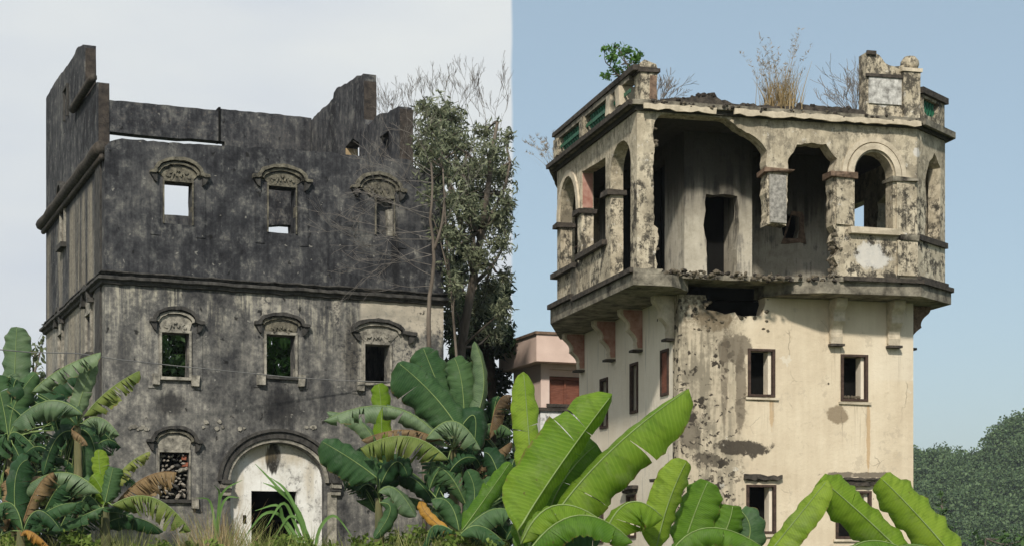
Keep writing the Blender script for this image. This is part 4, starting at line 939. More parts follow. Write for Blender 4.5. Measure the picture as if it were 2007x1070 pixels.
LM = {'lime': leafmat('fresh banana leaf', (.13, .25, .015), (.28, .40, .045), .45), 'limed': leafmat('shaded fresh leaf', (.07, .17, .014), (.14, .26, .026), .38),
      'mid': leafmat('green banana leaf', (.028, .078, .026), (.085, .16, .06), .24), 'pale': leafmat('waxy banana leaf', (.07, .13, .06), (.17, .24, .12), .25, .5, .3),
      'dark': leafmat('dark banana leaf', (.014, .046, .017), (.034, .09, .030), .2), 'yellow': leafmat('yellowing banana leaf', (.09, .15, .03), (.22, .25, .06), .3),
      'brown': leafmat('withered banana leaf', (.07, .05, .032), (.29, .20, .10), .2, .8, .1), 'orange': leafmat('orange withered leaf', (.32, .16, .03), (.55, .30, .06), .3)}
M_rib = simple('pale midrib', (.14, .20, .06), (.24, .32, .12), 4, .5); M_ribd = simple('withered midrib', (.16, .09, .04), (.28, .18, .09), 4)
M_pseudo = simple('banana stem sheath', (.05, .06, .025), (.17, .15, .07), 5, .7, stretch=(1, 1, .2))

def cat(pts, n):
    """smooth curve through points"""
    p = [Vector(q) for q in pts]; p = [p[0] * 2 - p[1]] + p + [p[-1] * 2 - p[-2]]; out = []; m = len(p) - 3
    for i in range(n + 1):
        t = i / n * m; k = min(int(t), m - 1); t -= k; a, b, c, d = p[k:k + 4]
        out.append(.5 * ((2 * b) + (c - a) * t + (2 * a - 5 * b + 4 * c - d) * t * t + (3 * b - a - 3 * c + d) * t ** 3))
    return out
def bez(pts, n):
    a, b, c = [Vector(q) for q in pts]; b = b * 2 - (a + c) / 2
    return [a * (1 - t) ** 2 + b * 2 * t * (1 - t) + c * t * t for t in [i / n for i in range(n + 1)]]
def blade(sp, W, N, dl, dr, tears, r, curl=.25):
    n = len(sp) - 1; V = []; Fc = []; UV = []
    N = Vector(N).normalized()
    def frame(t):
        f = t * n; k = min(int(f), n - 1); q = sp[k].lerp(sp[k + 1], f - k); T = (sp[min(k + 2, n)] - sp[max(k - 1, 0)]).normalized()
        S = T.cross(N).normalized(); return q, T, S, S.cross(T).normalized()
    def prof(t):
        a = min(1, (t / .16)) ** .55 if t < .16 else 1
        b = math.sqrt(max(0, 1 - ((t - .62) / .38) ** 2.0)) if t > .62 else 1
        return max(a * b, .02)
    ph = r.uniform(0, 6); tears = tears if tears < 4 else int(tears * 2.2)
    for side, dr_ in ((1, dl), (-1, dr)):
        cuts = sorted(r.uniform(.10, .93) for _ in range(tears)); segs = []; a = 0.0
        for c in cuts + [1.0]:
            if c - a > .02: segs.append((a, c)); a = c
        for si, (a, b) in enumerate(segs):
            k0 = len(V); m = max(2, int((b - a) * 30)); J = 6
            extra = r.uniform(-.35, .95) if tears > 3 else (r.uniform(-.1, .3) if tears else 0); gap = r.uniform(.004, .040) if tears > 3 else (.006 if tears else 0); sh = r.uniform(.74, 1.04) if tears > 4 else 1
            for i in range(m + 1):
                s = i / m
                for j in range(J + 1):
                    f = j / J; t = a + (b - a) * s
                    if len(segs) > 1: t = (a + gap * f * (si > 0)) + ((b - gap * f * (si < len(segs) - 1)) - (a + gap * f * (si > 0))) * s
                    q, T, S, NN = frame(t); w = W / 2 * prof(t) * sh * (1 + .012 * math.sin(t * 43 + ph) + .010 * math.sin(t * 91 + ph * 2))
                    ang = dr_ + extra * f * .8 + curl * f * f + .10 * math.sin(t * 31 + ph) * f; 
                    # curve the half outwards and down
                    off = S * side * math.cos(ang) - NN * math.sin(ang)
                    ang0 = dr_ * .6; off0 = S * side * math.cos(ang0) - NN * math.sin(ang0)
                    V.append(q + off.lerp(off0, 1 - f) * (w * f) + T * (w * f * .22) + NN * (.012 * math.sin(t * 60 + side) * f * W / .5)); UV.append((t, f))
            for i in range(m):
                for j in range(J):
                    A_ = k0 + i * (J + 1) + j; q4 = (A_, A_ + 1, A_ + J + 2, A_ + J + 1); Fc.append(q4 if side > 0 else q4[::-1])
    return V, Fc, UV
def banana(loc, label, stem, leaves, seed, scale=1, catg='banana plant', group='banana plants'):
    r = random.Random(seed); base = Vector((stem.x, stem.y, groundz(stem.x, stem.y)))
    t = thing('banana_plant', tuple(base), label, catg, group)
    h = stem.z - base.z
    if h > .15:
        MB().tube([Vector((0, 0, 0)), Vector((.02, 0, h * .5)), Vector((0, 0, h))], [.13, .11, .07], 10).build('pseudostem', M_pseudo, t, True)
    for (sp, wpx, N, dl, dr, tears, mat) in leaves:
        pts = [P(x, y, Y) for x, y, Y in sp]; Ym = pts[1].y; W = wpx * Ym / F
        curve = bez(pts, 40)
        V, Fc, UV = blade(curve, W, N, dl, dr, tears, r)
        me = mesh('leaf', [v - base for v in V], Fc, LM[mat], True); uv = me.uv_layers.new(name='UVMap')
        li = np.empty(len(me.loops), int); me.loops.foreach_get('vertex_index', li); uv.data.foreach_set('uv', np.array(UV)[li].ravel())
        o = obj('leaf', me, t)
        if mat == 'brown': o['label'] = 'withered brown leaf'
        if mat == 'orange': o['label'] = 'orange withered leaf'
        q0 = Vector((0, 0, max(h, .02))); q2 = curve[0] - base
        pet = cat([q0, q0.lerp(q2, .5) + Vector((0, 0, .06 * (q2 - q0).length)), q2], 6)[:-1]
        cv = pet + [c - base for c in curve[::3]]; k = len(cv)
        Nv = Vector(N).normalized()
        MB().tube([c + Nv * .004 for c in cv], [.012 * (W / .7) ** .5 * (1 - .8 * i / (k - 1)) + .002 for i in range(k)], 6).build('midrib', M_ribd if mat in ('brown', 'orange') else M_rib, o, True)
    return t
def filler(n, x0, x1, y0, y1, Y_, seed, mats=('dark', 'dark', 'mid'), w=(50, 85)):
    r = random.Random(seed); out = []
    for _ in range(n):
        x, y = r.uniform(x0, x1), r.uniform(y0, y1); a = r.uniform(-2.6, .5) ; ln = r.uniform(70, 130); dx, dy = math.cos(a) * ln, math.sin(a) * ln
        out.append(([(x, y, Y_), (x + dx * .5, y + dy * .5 - 12, Y_ + r.uniform(-.2, .2)), (x + dx, y + dy + 25, Y_ + r.uniform(-.4, .4))], r.uniform(*w), (r.uniform(-.4, .4), -1, r.uniform(0, 1.2)), r.uniform(.4, 1.1), r.uniform(.4, 1.1), r.randint(2, 8), r.choice(mats)))
    return out
UP = (0, -.25, 1); CAM = (0, -1, .15); SL = (0, -.6, .8)
Y = 36.5
def pY(pts, y=Y, dy=0): return [(a, b, y + dy * i) for i, (a, b) in enumerate(pts)]
banana(0, 'tall banana plant with broad torn leaves beside the left wall of the dark tower', P(152, 835, Y), [
    (pY([(62, 768), (120, 722), (197, 690)], Y - .3), 66, SL, .5, .9, 5, 'pale'),
    (pY([(150, 812), (163, 765), (186, 703)], Y), 40, (.3, -1, .2), .3, .2, 1, 'pale'),
    (pY([(165, 815), (212, 765), (273, 726)], Y - .2), 62, UP, 1.1, 1.0, 8, 'yellow'),
    (pY([(162, 812), (95, 785), (23, 832)], Y - .6), 84, SL, .5, .7, 4, 'pale'),
    (pY([(160, 830), (196, 818), (234, 852)], Y - .5), 66, UP, 1.1, 1.1, 7, 'pale'),
    (pY([(150, 835), (120, 800), (75, 770)], Y + .3), 60, CAM, .4, .4, 2, 'dark'),
    (pY([(150, 850), (165, 900), (150, 950)], Y + .2), 60, CAM, .5, .5, 3, 'mid'),
    (pY([(145, 845), (110, 860), (85, 930)], Y + .1), 70, CAM, .5, .5, 4, 'dark'),
    (pY([(150, 840), (180, 860), (190, 930)], Y + .3), 50, CAM, .5, .5, 4, 'mid'),
    (pY([(140, 842), (160, 855), (172, 872)], Y - .7), 30, UP, 1.0, 1.2, 6, 'brown')] + filler(9, 110, 185, 840, 960, Y + .7, 3), 1)
banana(0, 'banana plant with one upright grey green leaf at the far left edge', P(20, 860, Y + 1.5), [
    (pY([(28, 770), (30, 700), (33, 640)], Y + 2), 62, (.1, -1, .1), .2, .3, 0, 'pale'),
    (pY([(20, 850), (30, 790), (70, 730)], Y + 1.5), 60, CAM, .4, .5, 2, 'mid'),
    (pY([(15, 850), (5, 790), (-10, 735)], Y + 1.5), 70, CAM, .4, .5, 2, 'mid'),
    (pY([(20, 850), (60, 800), (130, 790)], Y + 1.4), 70, SL, .6, .6, 4, 'mid'),
    (pY([(15, 860), (40, 850), (90, 905)], Y + 1.2), 80, UP, .9, .9, 6, 'dark'),
    (pY([(15, 870), (10, 850), (-20, 900)], Y + 1.2), 80, UP, .9, .9, 5, 'mid'),
    (pY([(25, 870), (40, 900), (60, 960)], Y + 1.0), 70, CAM, .6, .6, 4, 'dark'),
    (pY([(15, 740), (30, 750), (52, 800)], Y + 1.7), 60, CAM, .6, .6, 5, 'pale')] + filler(16, -10, 120, 780, 980, Y + 1.6, 4), 2)
banana(0, 'low banana plant with a withered brown leaf beside the stone blocked window', P(206, 985, Y - 1), [
    (pY([(203, 965), (196, 920), (193, 880)], Y - 1), 40, CAM, .3, .3, 2, 'lime'),
    (pY([(195, 965), (118, 925), (32, 970)], Y - 1.3), 88, UP, .9, 1.1, 8, 'pale'),
    (pY([(212, 965), (245, 915), (294, 884)], Y - 1), 44, UP, .8, 1.0, 8, 'yellow'),
    (pY([(228, 985), (285, 935), (346, 925)], Y - .8), 90, UP, 1.2, 1.3, 9, 'brown'),
    (pY([(220, 990), (300, 975), (374, 1040)], Y - 1.4), 90, UP, 1.0, 1.1, 10, 'yellow'),
    (pY([(206, 985), (215, 945), (222, 915)], Y - 1.2), 60, CAM, .5, .5, 3, 'mid'),
    (pY([(204, 990), (200, 960), (180, 930)], Y - 1.1), 60, CAM, .5, .5, 3, 'lime'),
    (pY([(200, 1000), (165, 975), (150, 1060)], Y - 1.0), 60, UP, 1.0, 1.0, 5, 'mid'),
    (pY([(200, 1000), (185, 1000), (90, 1045)], Y - 1.5), 46, UP, .9, .9, 5, 'mid'),
    (pY([(200, 1010), (120, 985), (60, 1030)], Y - .8), 60, UP, 1.1, 1.2, 8, 'brown')] + filler(7, 120, 240, 985, 1050, Y - .5, 5), 3)
banana(0, 'banana plant with drooping leaves low at the edge of the thicket before withered fronds', P(40, 1040, Y - 1.8), [
    (pY([(45, 1040), (20, 985), (-25, 1010)], Y - 1.9), 70, UP, .9, .9, 5, 'mid'),
    (pY([(45, 1045), (75, 1000), (120, 1040)], Y - 1.9), 60, SL, .6, .6, 4, 'dark'),
    (pY([(40, 1050), (95, 1000), (150, 985)], Y - 1.8), 46, SL, .5, .5, 2, 'mid'),
    (pY([(40, 1050), (60, 1040), (100, 1075)], Y - 2), 40, UP, .9, .9, 6, 'orange'),
    (pY([(35, 1045), (30, 940), (55, 900)], Y - 1.5), 70, CAM, .5, .5, 3, 'dark'),
    (pY([(40, 1045), (70, 960), (105, 925)], Y - 1.5), 70, SL, .9, .9, 5, 'brown')] + filler(9, -10, 120, 970, 1060, Y - 1.2, 6, ('dark', 'mid', 'yellow', 'brown')), 4)
banana(0, 'big banana plant with a broad dark leaf before the right corner of the dark tower', P(888, 880, Y), [
    (pY([(905, 852), (855, 780), (780, 710)], Y - .6), 128, (-.25, -1, .1), .95, .10, 1, 'mid'),
    (pY([(890, 830), (858, 752), (829, 680)], Y + .6), 96, CAM, .5, .3, 1, 'mid'),
    (pY([(915, 850), (948, 760), (930, 668)], Y), 62, (.4, -1, 0), .9, .8, 1, 'pale'),
    (pY([(910, 830), (905, 750), (890, 700)], Y + .3), 80, CAM, .5, .4, 1, 'mid'),
    (pY([(875, 875), (770, 798), (634, 824)], Y - .8), 70, SL, .45, .6, 4, 'pale'),
    (pY([(835, 860), (890, 825), (942, 880)], Y - 1.0), 84, UP, 1.0, 1.0, 8, 'pale'),
    (pY([(878, 900), (800, 855), (706, 878)], Y - 1.2), 96, UP, 1.0, 1.0, 8, 'yellow'),
    (pY([(860, 862), (790, 842), (708, 862)], Y - .9), 40, UP, .4, .5, 7, 'brown'),
    (pY([(895, 850), (930, 815), (925, 895)], Y - .5), 74, CAM, .5, .5, 2, 'dark'),
    (pY([(900, 870), (960, 830), (1005, 850)], Y + .4), 60, SL, .6, .6, 4, 'mid'),
    (pY([(895, 880), (935, 900), (950, 960)], Y), 70, CAM, .6, .5, 4, 'dark'),
    (pY([(880, 885), (850, 900), (835, 960)], Y + .3), 60, CAM, .6, .5, 4, 'dark'),
    (pY([(960, 860), (975, 790), (1003, 775)], Y + .3), 56, UP, 1.0, 1.0, 6, 'brown'),
    (pY([(905, 960), (945, 910), (1003, 865)], Y), 44, UP, 1.0, 1.0, 8, 'brown')] + filler(13, 850, 985, 820, 960, Y + .9, 7), 5)
banana(0, 'banana plant with a glossy deep green leaf beside the white arched doorway', P(742, 975, Y - .4), [
    (pY([(738, 935), (690, 900), (630, 864)], Y - 1.0), 92, (-.2, -1, .1), .9, .05, 0, 'mid'),
    (pY([(748, 900), (747, 800), (741, 752)], Y + .2), 46, CAM, .4, .4, 0, 'lime'),
    (pY([(745, 935), (720, 840), (640, 806)], Y + .2), 44, SL, .5, .5, 3, 'pale'),
    (pY([(742, 965), (775, 958), (815, 1012)], Y - .9), 66, SL, .5, .5, 1, 'pale'),
    (pY([(745, 985), (765, 1000), (733, 1055)], Y - 1), 40, CAM, .4, .4, 1, 'mid'),
    (pY([(742, 960), (775, 905), (800, 935)], Y - .2), 56, CAM, .5, .5, 2, 'dark'),
    (pY([(742, 950), (725, 910), (700, 880)], Y + .1), 60, CAM, .5, .5, 2, 'mid'),
    (pY([(742, 965), (760, 930), (755, 890)], Y), 60, CAM, .5, .5, 2, 'dark')] + filler(6, 720, 800, 900, 1010, Y + .4, 8), 6)
banana(0, 'young banana plant with an orange withered tip below the broad dark leaf', P(900, 1045, Y - 1.6), [
    (pY([(900, 1040), (880, 985), (845, 980)], Y - 1.7), 60, SL, .5, .5, 1, 'mid'),
    (pY([(905, 1035), (930, 975), (915, 920)], Y - 1.7), 56, CAM, .5, .4, 1, 'mid'),
    (pY([(905, 1040), (955, 970), (1000, 905)], Y - 1.8), 56, CAM, .4, .4, 1, 'limed'),
    (pY([(905, 1045), (960, 1000), (1003, 1005)], Y - 1.9), 70, SL, .5, .6, 3, 'mid'),
    (pY([(900, 1050), (940, 1030), (990, 1065)], Y - 2), 60, UP, .7, .7, 3, 'mid'),
    (pY([(895, 1045), (850, 1030), (835, 1075)], Y - 1.9), 60, UP, .9, .9, 4, 'dark'),
    (pY([(890, 1050), (840, 1010), (826, 982)], Y - 1.9), 26, CAM, .4, .4, 0, 'orange')] + filler(12, 840, 1000, 950, 1060, Y - .8, 9, ('mid', 'dark', 'limed')), 7)
Y2 = 18
banana(0, 'sunlit banana plant with two long leaves slanting across the shaded wall of the cream tower', P(1035, 1120, Y2), [
    (pY([(1042, 960), (1036, 850), (1026, 728)], Y2 + .6), 66, (.15, -1, .1), .35, .25, 1, 'lime'),
    (pY([(1015, 1040), (1095, 915), (1200, 772)], Y2 - .3, .15), 150, (.3, -1, .25), 1.15, .15, 2, 'lime'),
    (pY([(1080, 1020), (1195, 885), (1350, 762)], Y2 - .1, .25), 150, (-.1, -.9, .55), .45, 1.0, 2, 'lime'),
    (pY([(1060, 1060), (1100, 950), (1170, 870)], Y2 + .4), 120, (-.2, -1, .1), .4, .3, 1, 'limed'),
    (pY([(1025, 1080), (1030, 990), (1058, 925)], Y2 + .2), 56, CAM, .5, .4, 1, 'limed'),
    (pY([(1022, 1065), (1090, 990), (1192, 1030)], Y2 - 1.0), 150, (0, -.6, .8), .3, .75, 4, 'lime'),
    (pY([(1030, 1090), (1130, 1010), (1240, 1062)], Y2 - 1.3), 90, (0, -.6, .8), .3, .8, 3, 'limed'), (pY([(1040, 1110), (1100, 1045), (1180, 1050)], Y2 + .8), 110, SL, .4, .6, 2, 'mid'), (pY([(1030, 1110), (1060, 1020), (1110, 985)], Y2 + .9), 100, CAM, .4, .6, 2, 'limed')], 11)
banana(0, 'sunlit banana plant with short upright leaves before the chipped corner of the cream tower', P(1345, 1130, Y2 + .4), [
    (pY([(1180, 1060), (1232, 985), (1300, 1015)], Y2 - .6), 120, (0, -.6, .8), .3, .75, 3, 'lime'),
    (pY([(1285, 1080), (1310, 985), (1346, 902)], Y2 - .2), 84, (.3, -1, .1), .5, .25, 0, 'lime'),
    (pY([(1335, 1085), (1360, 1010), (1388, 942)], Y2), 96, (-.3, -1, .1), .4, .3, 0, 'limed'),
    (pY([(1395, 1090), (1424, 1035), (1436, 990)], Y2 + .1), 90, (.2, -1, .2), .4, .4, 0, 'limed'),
    (pY([(1440, 1100), (1470, 1045), (1452, 1000)], Y2 + .2), 84, CAM, .4, .4, 0, 'mid'),
    (pY([(1300, 1110), (1380, 1035), (1500, 1075)], Y2 - .4), 70, (0, -.6, .8), .4, .7, 2, 'limed')], 12)
banana(0, 'sunlit banana plant whose two leaves meet in a peak before the cream tower', P(1650, 1140, Y2 + .2), [
    (pY([(1485, 1110), (1550, 1030), (1622, 940)], Y2), 76, (-.5, -.8, .3), .2, .5, 0, 'lime'),
    (pY([(1800, 1115), (1700, 1018), (1608, 938)], Y2 + .1), 120, (.15, -.9, .45), .15, 1.1, 1, 'lime'),
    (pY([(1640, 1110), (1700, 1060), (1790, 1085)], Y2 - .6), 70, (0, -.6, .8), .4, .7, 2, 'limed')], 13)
banana(0, 'sunlit banana plant with one broad leaf leaning before the right edge of the cream tower', P(1890, 1150, Y2 + .3), [
    (pY([(1888, 1115), (1808, 1020), (1726, 936)], Y2 + .3), 116, (.15, -.9, .45), .10, 1.1, 0, 'lime'),
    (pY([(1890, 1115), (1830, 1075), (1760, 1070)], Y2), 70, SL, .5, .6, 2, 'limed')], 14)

# trees ---------------------------------------------------------------
def foliage_mat(name, a, b, trans=.25):
    g = G(name, .6, .25); c = g.ramp(g.island(), [(0, a), (1, b)]); g.col(c)
    tr = g.t.nodes.new('ShaderNodeBsdfTranslucent'); g.put(tr.inputs[0], c); ms = g.t.nodes.new('ShaderNodeMixShader'); ms.inputs[0].default_value = trans
    g.t.links.new(g.b.outputs[0], ms.inputs[1]); g.t.links.new(tr.outputs[0], ms.inputs[2]); g.t.links.new(ms.outputs[0], g.out.inputs[0]); return g.m
M_fol_olive = foliage_mat('feathery olive foliage', (.095, .115, .065), (.24, .26, .16)); M_fol_dark = foliage_mat('dark foliage', (.008, .020, .008), (.035, .065, .022))
M_fol_mid = foliage_mat('mid green foliage', (.025, .06, .015), (.08, .15, .04)); M_fol_bright = foliage_mat('bright shrub leaves', (.04, .11, .02), (.12, .24, .05), .35)
M_fol_far = foliage_mat('far forest foliage', (.045, .085, .035), (.12, .18, .075), .2); M_fol_pale = foliage_mat('pale hazy foliage', (.10, .14, .07), (.22, .25, .12))
M_bark = simple('grey brown bark', (.06, .048, .038), (.19, .16, .13), 5, stretch=(1, 1, .25)); M_twig = simple('pale bare twigs', (.10, .09, .08), (.22, .20, .18), 4); M_bark2 = simple('dark bark', (.03, .024, .018), (.08, .065, .05), 5)
def leafcloud(clumps, n, ln, wd, seed, droop=.3, shell=.35):
    """leaf-sized faces spread through clumps: [(centre, radii)]"""
    g = np.random.default_rng(seed); Vs = []
    for c, r in clumps:
        r = np.array(r if hasattr(r, '__len__') else (r, r, r)); k = int(n * (r[0] * r[2]))
        d = g.normal(size=(k, 3)); d /= np.linalg.norm(d, axis=1)[:, None]; rad = (shell + (1 - shell) * g.random(k)) ** .8
        lump = 1 + .35 * np.sin(d[:, 0] * 4 + c[0] * 3) * np.sin(d[:, 2] * 5 + c[2]) 
        pos = np.array(c) + d * (rad * lump)[:, None] * r
        ax = g.normal(size=(k, 3)) * .8 + d * .5; ax[:, 2] -= droop; ax /= np.linalg.norm(ax, axis=1)[:, None]
        sd = np.cross(ax, g.normal(size=(k, 3))); sd /= np.linalg.norm(sd, axis=1)[:, None]
        L_ = ln * g.uniform(.6, 1.3, k)[:, None]; W_ = wd * g.uniform(.6, 1.3, k)[:, None]
        Vs.append(np.stack([pos - ax * L_ / 2, pos + sd * W_ / 2 - ax * L_ * .08, pos + ax * L_ / 2, pos - sd * W_ / 2 - ax * L_ * .08], 1).reshape(-1, 3))
    return np.concatenate(Vs)
def quads(name, V, mat, parent=None):
    n = len(V); me = bpy.data.meshes.new(name); me.vertices.add(n); me.vertices.foreach_set('co', V.astype(np.float32).ravel())
    me.loops.add(n); me.loops.foreach_set('vertex_index', np.arange(n, dtype=np.int32)); me.polygons.add(n // 4); me.polygons.foreach_set('loop_start', np.arange(0, n, 4, dtype=np.int32))
    me.update(calc_edges=True); me.materials.append(mat); return obj(name, me, parent)
def grow(mb, p, d, Ln, r, depth, rg, spread=.55, up=.15, nseg=4, tips=None, kids=(2, 4), minr=.006):
    pts = [p]; q = p.copy(); dd = d.normalized()
    for i in range(nseg):
        dd = (dd + Vector((rg.gauss(0, .13), rg.gauss(0, .13), rg.gauss(0, .10) + up * .25))).normalized(); q = q + dd * (Ln / nseg); pts.append(q.copy())
    mb.tube(pts, [max(minr, r * (1 - .6 * i / nseg)) for i in range(nseg + 1)], 5 if r > .03 else 3, False)
    if depth <= 0:
        if tips is not None: tips.append(q)
        return
    for k in range(rg.randint(*kids)):
        i = rg.randint(max(1, nseg // 2), nseg); a = Vector((rg.gauss(0, 1), rg.gauss(0, 1), rg.gauss(0, .8))); nd = (dd + a.normalized() * spread * rg.uniform(.6, 1.3) + Vector((0, 0, up))).normalized()
        grow(mb, pts[i], nd, Ln * rg.uniform(.55, .8), max(minr, r * .5), depth - 1, rg, spread, up, nseg, tips, kids, minr)
def tree(label, base, limbs, clumps, n, ln, wd, mat, bark, seed, droop=.3, group=None, name='tree', catg='tree', twigs=0, shell=.35, tk=1.0):
    b = Vector(base); t = thing(name, tuple(b), label, catg, group); m = MB(); rg = random.Random(seed)
    for pts, r0, r1 in limbs:
        c = cat([p - b for p in pts], 10); m.tube(c, [r0 + (r1 - r0) * i / 10 for i in range(11)], 7, True)
    ends = [l[0][-1] - b for l in limbs] + [l[0][len(l[0]) // 2] - b for l in limbs]
    for c, r in clumps:
        c = Vector(c) - b; e = min(ends, key=lambda q: (q - c).length)
        rr_ = r[0] if hasattr(r, '__len__') else r
        m.tube(cat([e, e.lerp(c, .5) + Vector((rg.gauss(0, .1), rg.gauss(0, .1), rg.gauss(0, .1))), c], 5), [v_ * tk for v_ in (.045, .04, .035, .03, .022, .015)], 5, False)
        for _ in range(twigs):
            d = Vector((rg.gauss(0, 1), rg.gauss(0, 1), rg.gauss(.3, 1))).normalized(); m.tube([c, c + d * rr_ * .5 + Vector((0, 0, .05)), c + d * rr_ * .95], [.016 * tk, .011 * tk, .006 * tk], 4, False)
    m.build('trunk', bark, t, True)
    if clumps: quads('crown', leafcloud([(tuple(Vector(c) - b), r) for c, r in clumps], n, ln, wd, seed, droop, shell), mat, t)
    return t
def onground(px, Y_): p = P(px, 1085, Y_); p.z = groundz(p.x, p.y) - .05; return p
# leafy tree right of the dark tower
def cl(l, Yc, s=1.0, jy=1.2, seed=1):
    rg = random.Random(seed); return [(tuple(P(x, y, Yc + rg.uniform(-jy, jy))), tuple(np.array((a, max(a, b) * .9, b)) * s * Yc / F)) for x, y, a, b in l]
b = onground(893, 48)
tree('slender tree with feathery olive green leaves rising beside the dark tower', b,
     [([b, P(897, 800, 48), P(905, 680, 48), P(925, 560, 48), P(945, 450, 48)], .19, .10), ([P(945, 450, 48), P(955, 380, 47.6), P(965, 300, 47.5), P(975, 240, 47.5)], .11, .04), ([P(930, 540, 48), P(900, 430, 48.3), P(868, 320, 48.2), P(860, 240, 48)], .10, .035), ([P(945, 450, 48), P(985, 380, 48), P(1000, 320, 48)], .08, .03), ([P(925, 560, 48), P(965, 520, 48.2), P(995, 470, 48.4)], .07, .03), ([P(940, 470, 48), P(905, 380, 47.7), P(915, 300, 47.5)], .07, .03)],
     cl([(862, 222, 40, 28), (842, 250, 28, 26), (890, 240, 26, 30), (855, 290, 40, 30), (905, 290, 34, 26), (950, 262, 30, 22), (965, 300, 32, 26), (930, 335, 38, 28), (880, 340, 34, 28), (985, 340, 26, 30), (955, 385, 36, 26), (900, 395, 36, 26), (870, 430, 22, 28), (985, 420, 22, 28), (940, 440, 34, 22), (905, 470, 28, 22), (975, 480, 28, 22), (945, 520, 24, 18), (990, 540, 16, 20), (845, 330, 22, 30), (995, 270, 12, 18), (825, 300, 20, 30), (830, 210, 18, 16), (920, 420, 34, 22), (960, 430, 34, 22), (995, 400, 16, 30), (870, 500, 14, 24), (930, 385, 30, 22), (905, 340, 30, 24), (880, 270, 34, 26), (960, 340, 34, 24), (985, 450, 22, 22), (930, 500, 30, 18), (900, 540, 26, 26), (885, 590, 20, 34), (960, 560, 30, 26), (985, 610, 18, 30), (940, 600, 26, 26), (905, 640, 24, 26), (965, 650, 28, 26)], 48, 1.25, 1.3, 5),
     1750, .20, .052, M_fol_olive, M_bark, 31, .2, twigs=5, shell=.1)
b = onground(905, 43.6)
tree('young grey green sapling overlapping the right edge of the dark tower', b, [([b, P(900, 800, 43.6), P(890, 640, 43.6), P(876, 480, 43.6), P(868, 330, 43.6)], .05, .02), ([P(884, 560, 43.6), P(862, 470, 43.6), P(840, 400, 43.6)], .025, .012)],
     cl([(850, 300, 30, 26), (828, 330, 24, 22), (872, 340, 30, 26), (846, 380, 26, 26), (880, 400, 28, 26), (866, 450, 24, 24), (890, 470, 26, 26), (880, 520, 22, 24), (845, 255, 24, 22), (895, 560, 22, 28), (820, 285, 18, 18)], 43.6, 1.2, .5, 25), 1100, .19, .05, M_fol_olive, M_bark, 35, .2, twigs=5, shell=.05, tk=.6)
b = onground(975, 52)
tree('dense dark evergreen behind the feathery tree beside the dark tower', b,
     [([b, P(970, 900, 52), P(960, 700, 52), P(950, 600, 52)], .22, .08), ([P(962, 720, 52), P(930, 640, 52), P(905, 560, 52)], .1, .04)],
     cl([(890, 560, 24, 50), (905, 500, 18, 30), (915, 620, 34, 40), (960, 600, 40, 40), (985, 660, 30, 45), (940, 680, 45, 45), (900, 690, 28, 45), (960, 750, 45, 45), (985, 580, 22, 35), (920, 760, 50, 45), (985, 820, 25, 50), (940, 850, 60, 50), (880, 640, 14, 40), (970, 930, 50, 55), (885, 460, 14, 30), (900, 930, 60, 50)], 52, 1, 1, 6), 1500, .26, .12, M_fol_dark, M_bark2, 32, .3, shell=.2)
b = onground(40, 46)
tree('dark leafy thicket tree behind the banana plants left of the dark tower', b, [([b, P(42, 1000, 46), P(45, 880, 46)], .12, .06)],
     cl([(0, 840, 50, 45), (50, 860, 45, 40), (85, 900, 36, 50), (10, 930, 60, 60), (60, 980, 60, 60), (0, 1040, 60, 50), (70, 1060, 60, 40), (20, 800, 40, 30), (-20, 880, 40, 60)], 46, 1, .8, 9), 1100, .24, .11, M_fol_dark, M_bark2, 33, .3, shell=.2)
b = onground(955, 50)
tree('dark low thicket behind the banana plants right of the dark tower', b, [([b, P(955, 1030, 50), P(950, 980, 50)], .1, .05)],
     cl([(900, 1000, 45, 60), (960, 1000, 50, 60), (930, 1060, 70, 40), (985, 900, 24, 60), (985, 1050, 22, 60), (900, 870, 30, 50)], 50, 1, .8, 10), 1100, .24, .11, M_fol_dark, M_bark2, 34, .3, name='bush', catg='bush', shell=.2)
# bare trees
def bare(label, base, limbs, grows, seed, mat=None, name='bare_tree', catg='tree', mt=M_twig):
    b = Vector(base); t = thing(name, tuple(b), label, catg); m = MB(); rg = random.Random(seed); tw = MB()
    for pts, r0, r1 in limbs:
        c = cat([p - b for p in pts], 12); m.tube(c, [r0 + (r1 - r0) * i / 12 for i in range(13)], 7, True)
    for p, d, Ln, r, dep, spread, up in grows: grow(tw, p - b, Vector(d), Ln, r, dep, rg, spread, up, 4, None, (2, 3), .0045)
    if limbs: m.build('trunk', mat or M_bark, t, True)
    tw.build('branches', mt, t, True); return t
b = onground(832, 42.6)
rg = random.Random(77)
gr = []
for x, y, dx, dz, Ln, dep in ((850, 470, -1, .15, 1.2, 3), (845, 520, -1, .05, 1.3, 3), (846, 430, -1, .3, 1.1, 3), (848, 390, -1, .25, 1.2, 3), (851, 350, -.8, .5, 1.0, 3), (850, 560, -1, -.1, 1.2, 2), (868, 440, .6, .8, 1.0, 3), (865, 400, .5, 1, 1.0, 2), (850, 450, -1, .0, 1.5, 3), (846, 500, -1, .2, 1.2, 3), (846, 400, -1, -.2, 1.3, 3), (850, 330, -.5, .8, 1.0, 3), (844, 480, -.9, -.4, 1.0, 3), (846, 540, -.9, .3, 1.0, 2), (850, 470, -1, -.1, 1.6, 3), (849, 420, -1, .1, 1.5, 3), (851, 360, -1, .1, 1.3, 3), (845, 500, -1, -.2, 1.4, 3), (850, 340, -.9, .4, 1.3, 3)):
    gr.append((P(x, y, 42.6), (dx, -.15, dz), Ln, .011, dep, .55, .05))
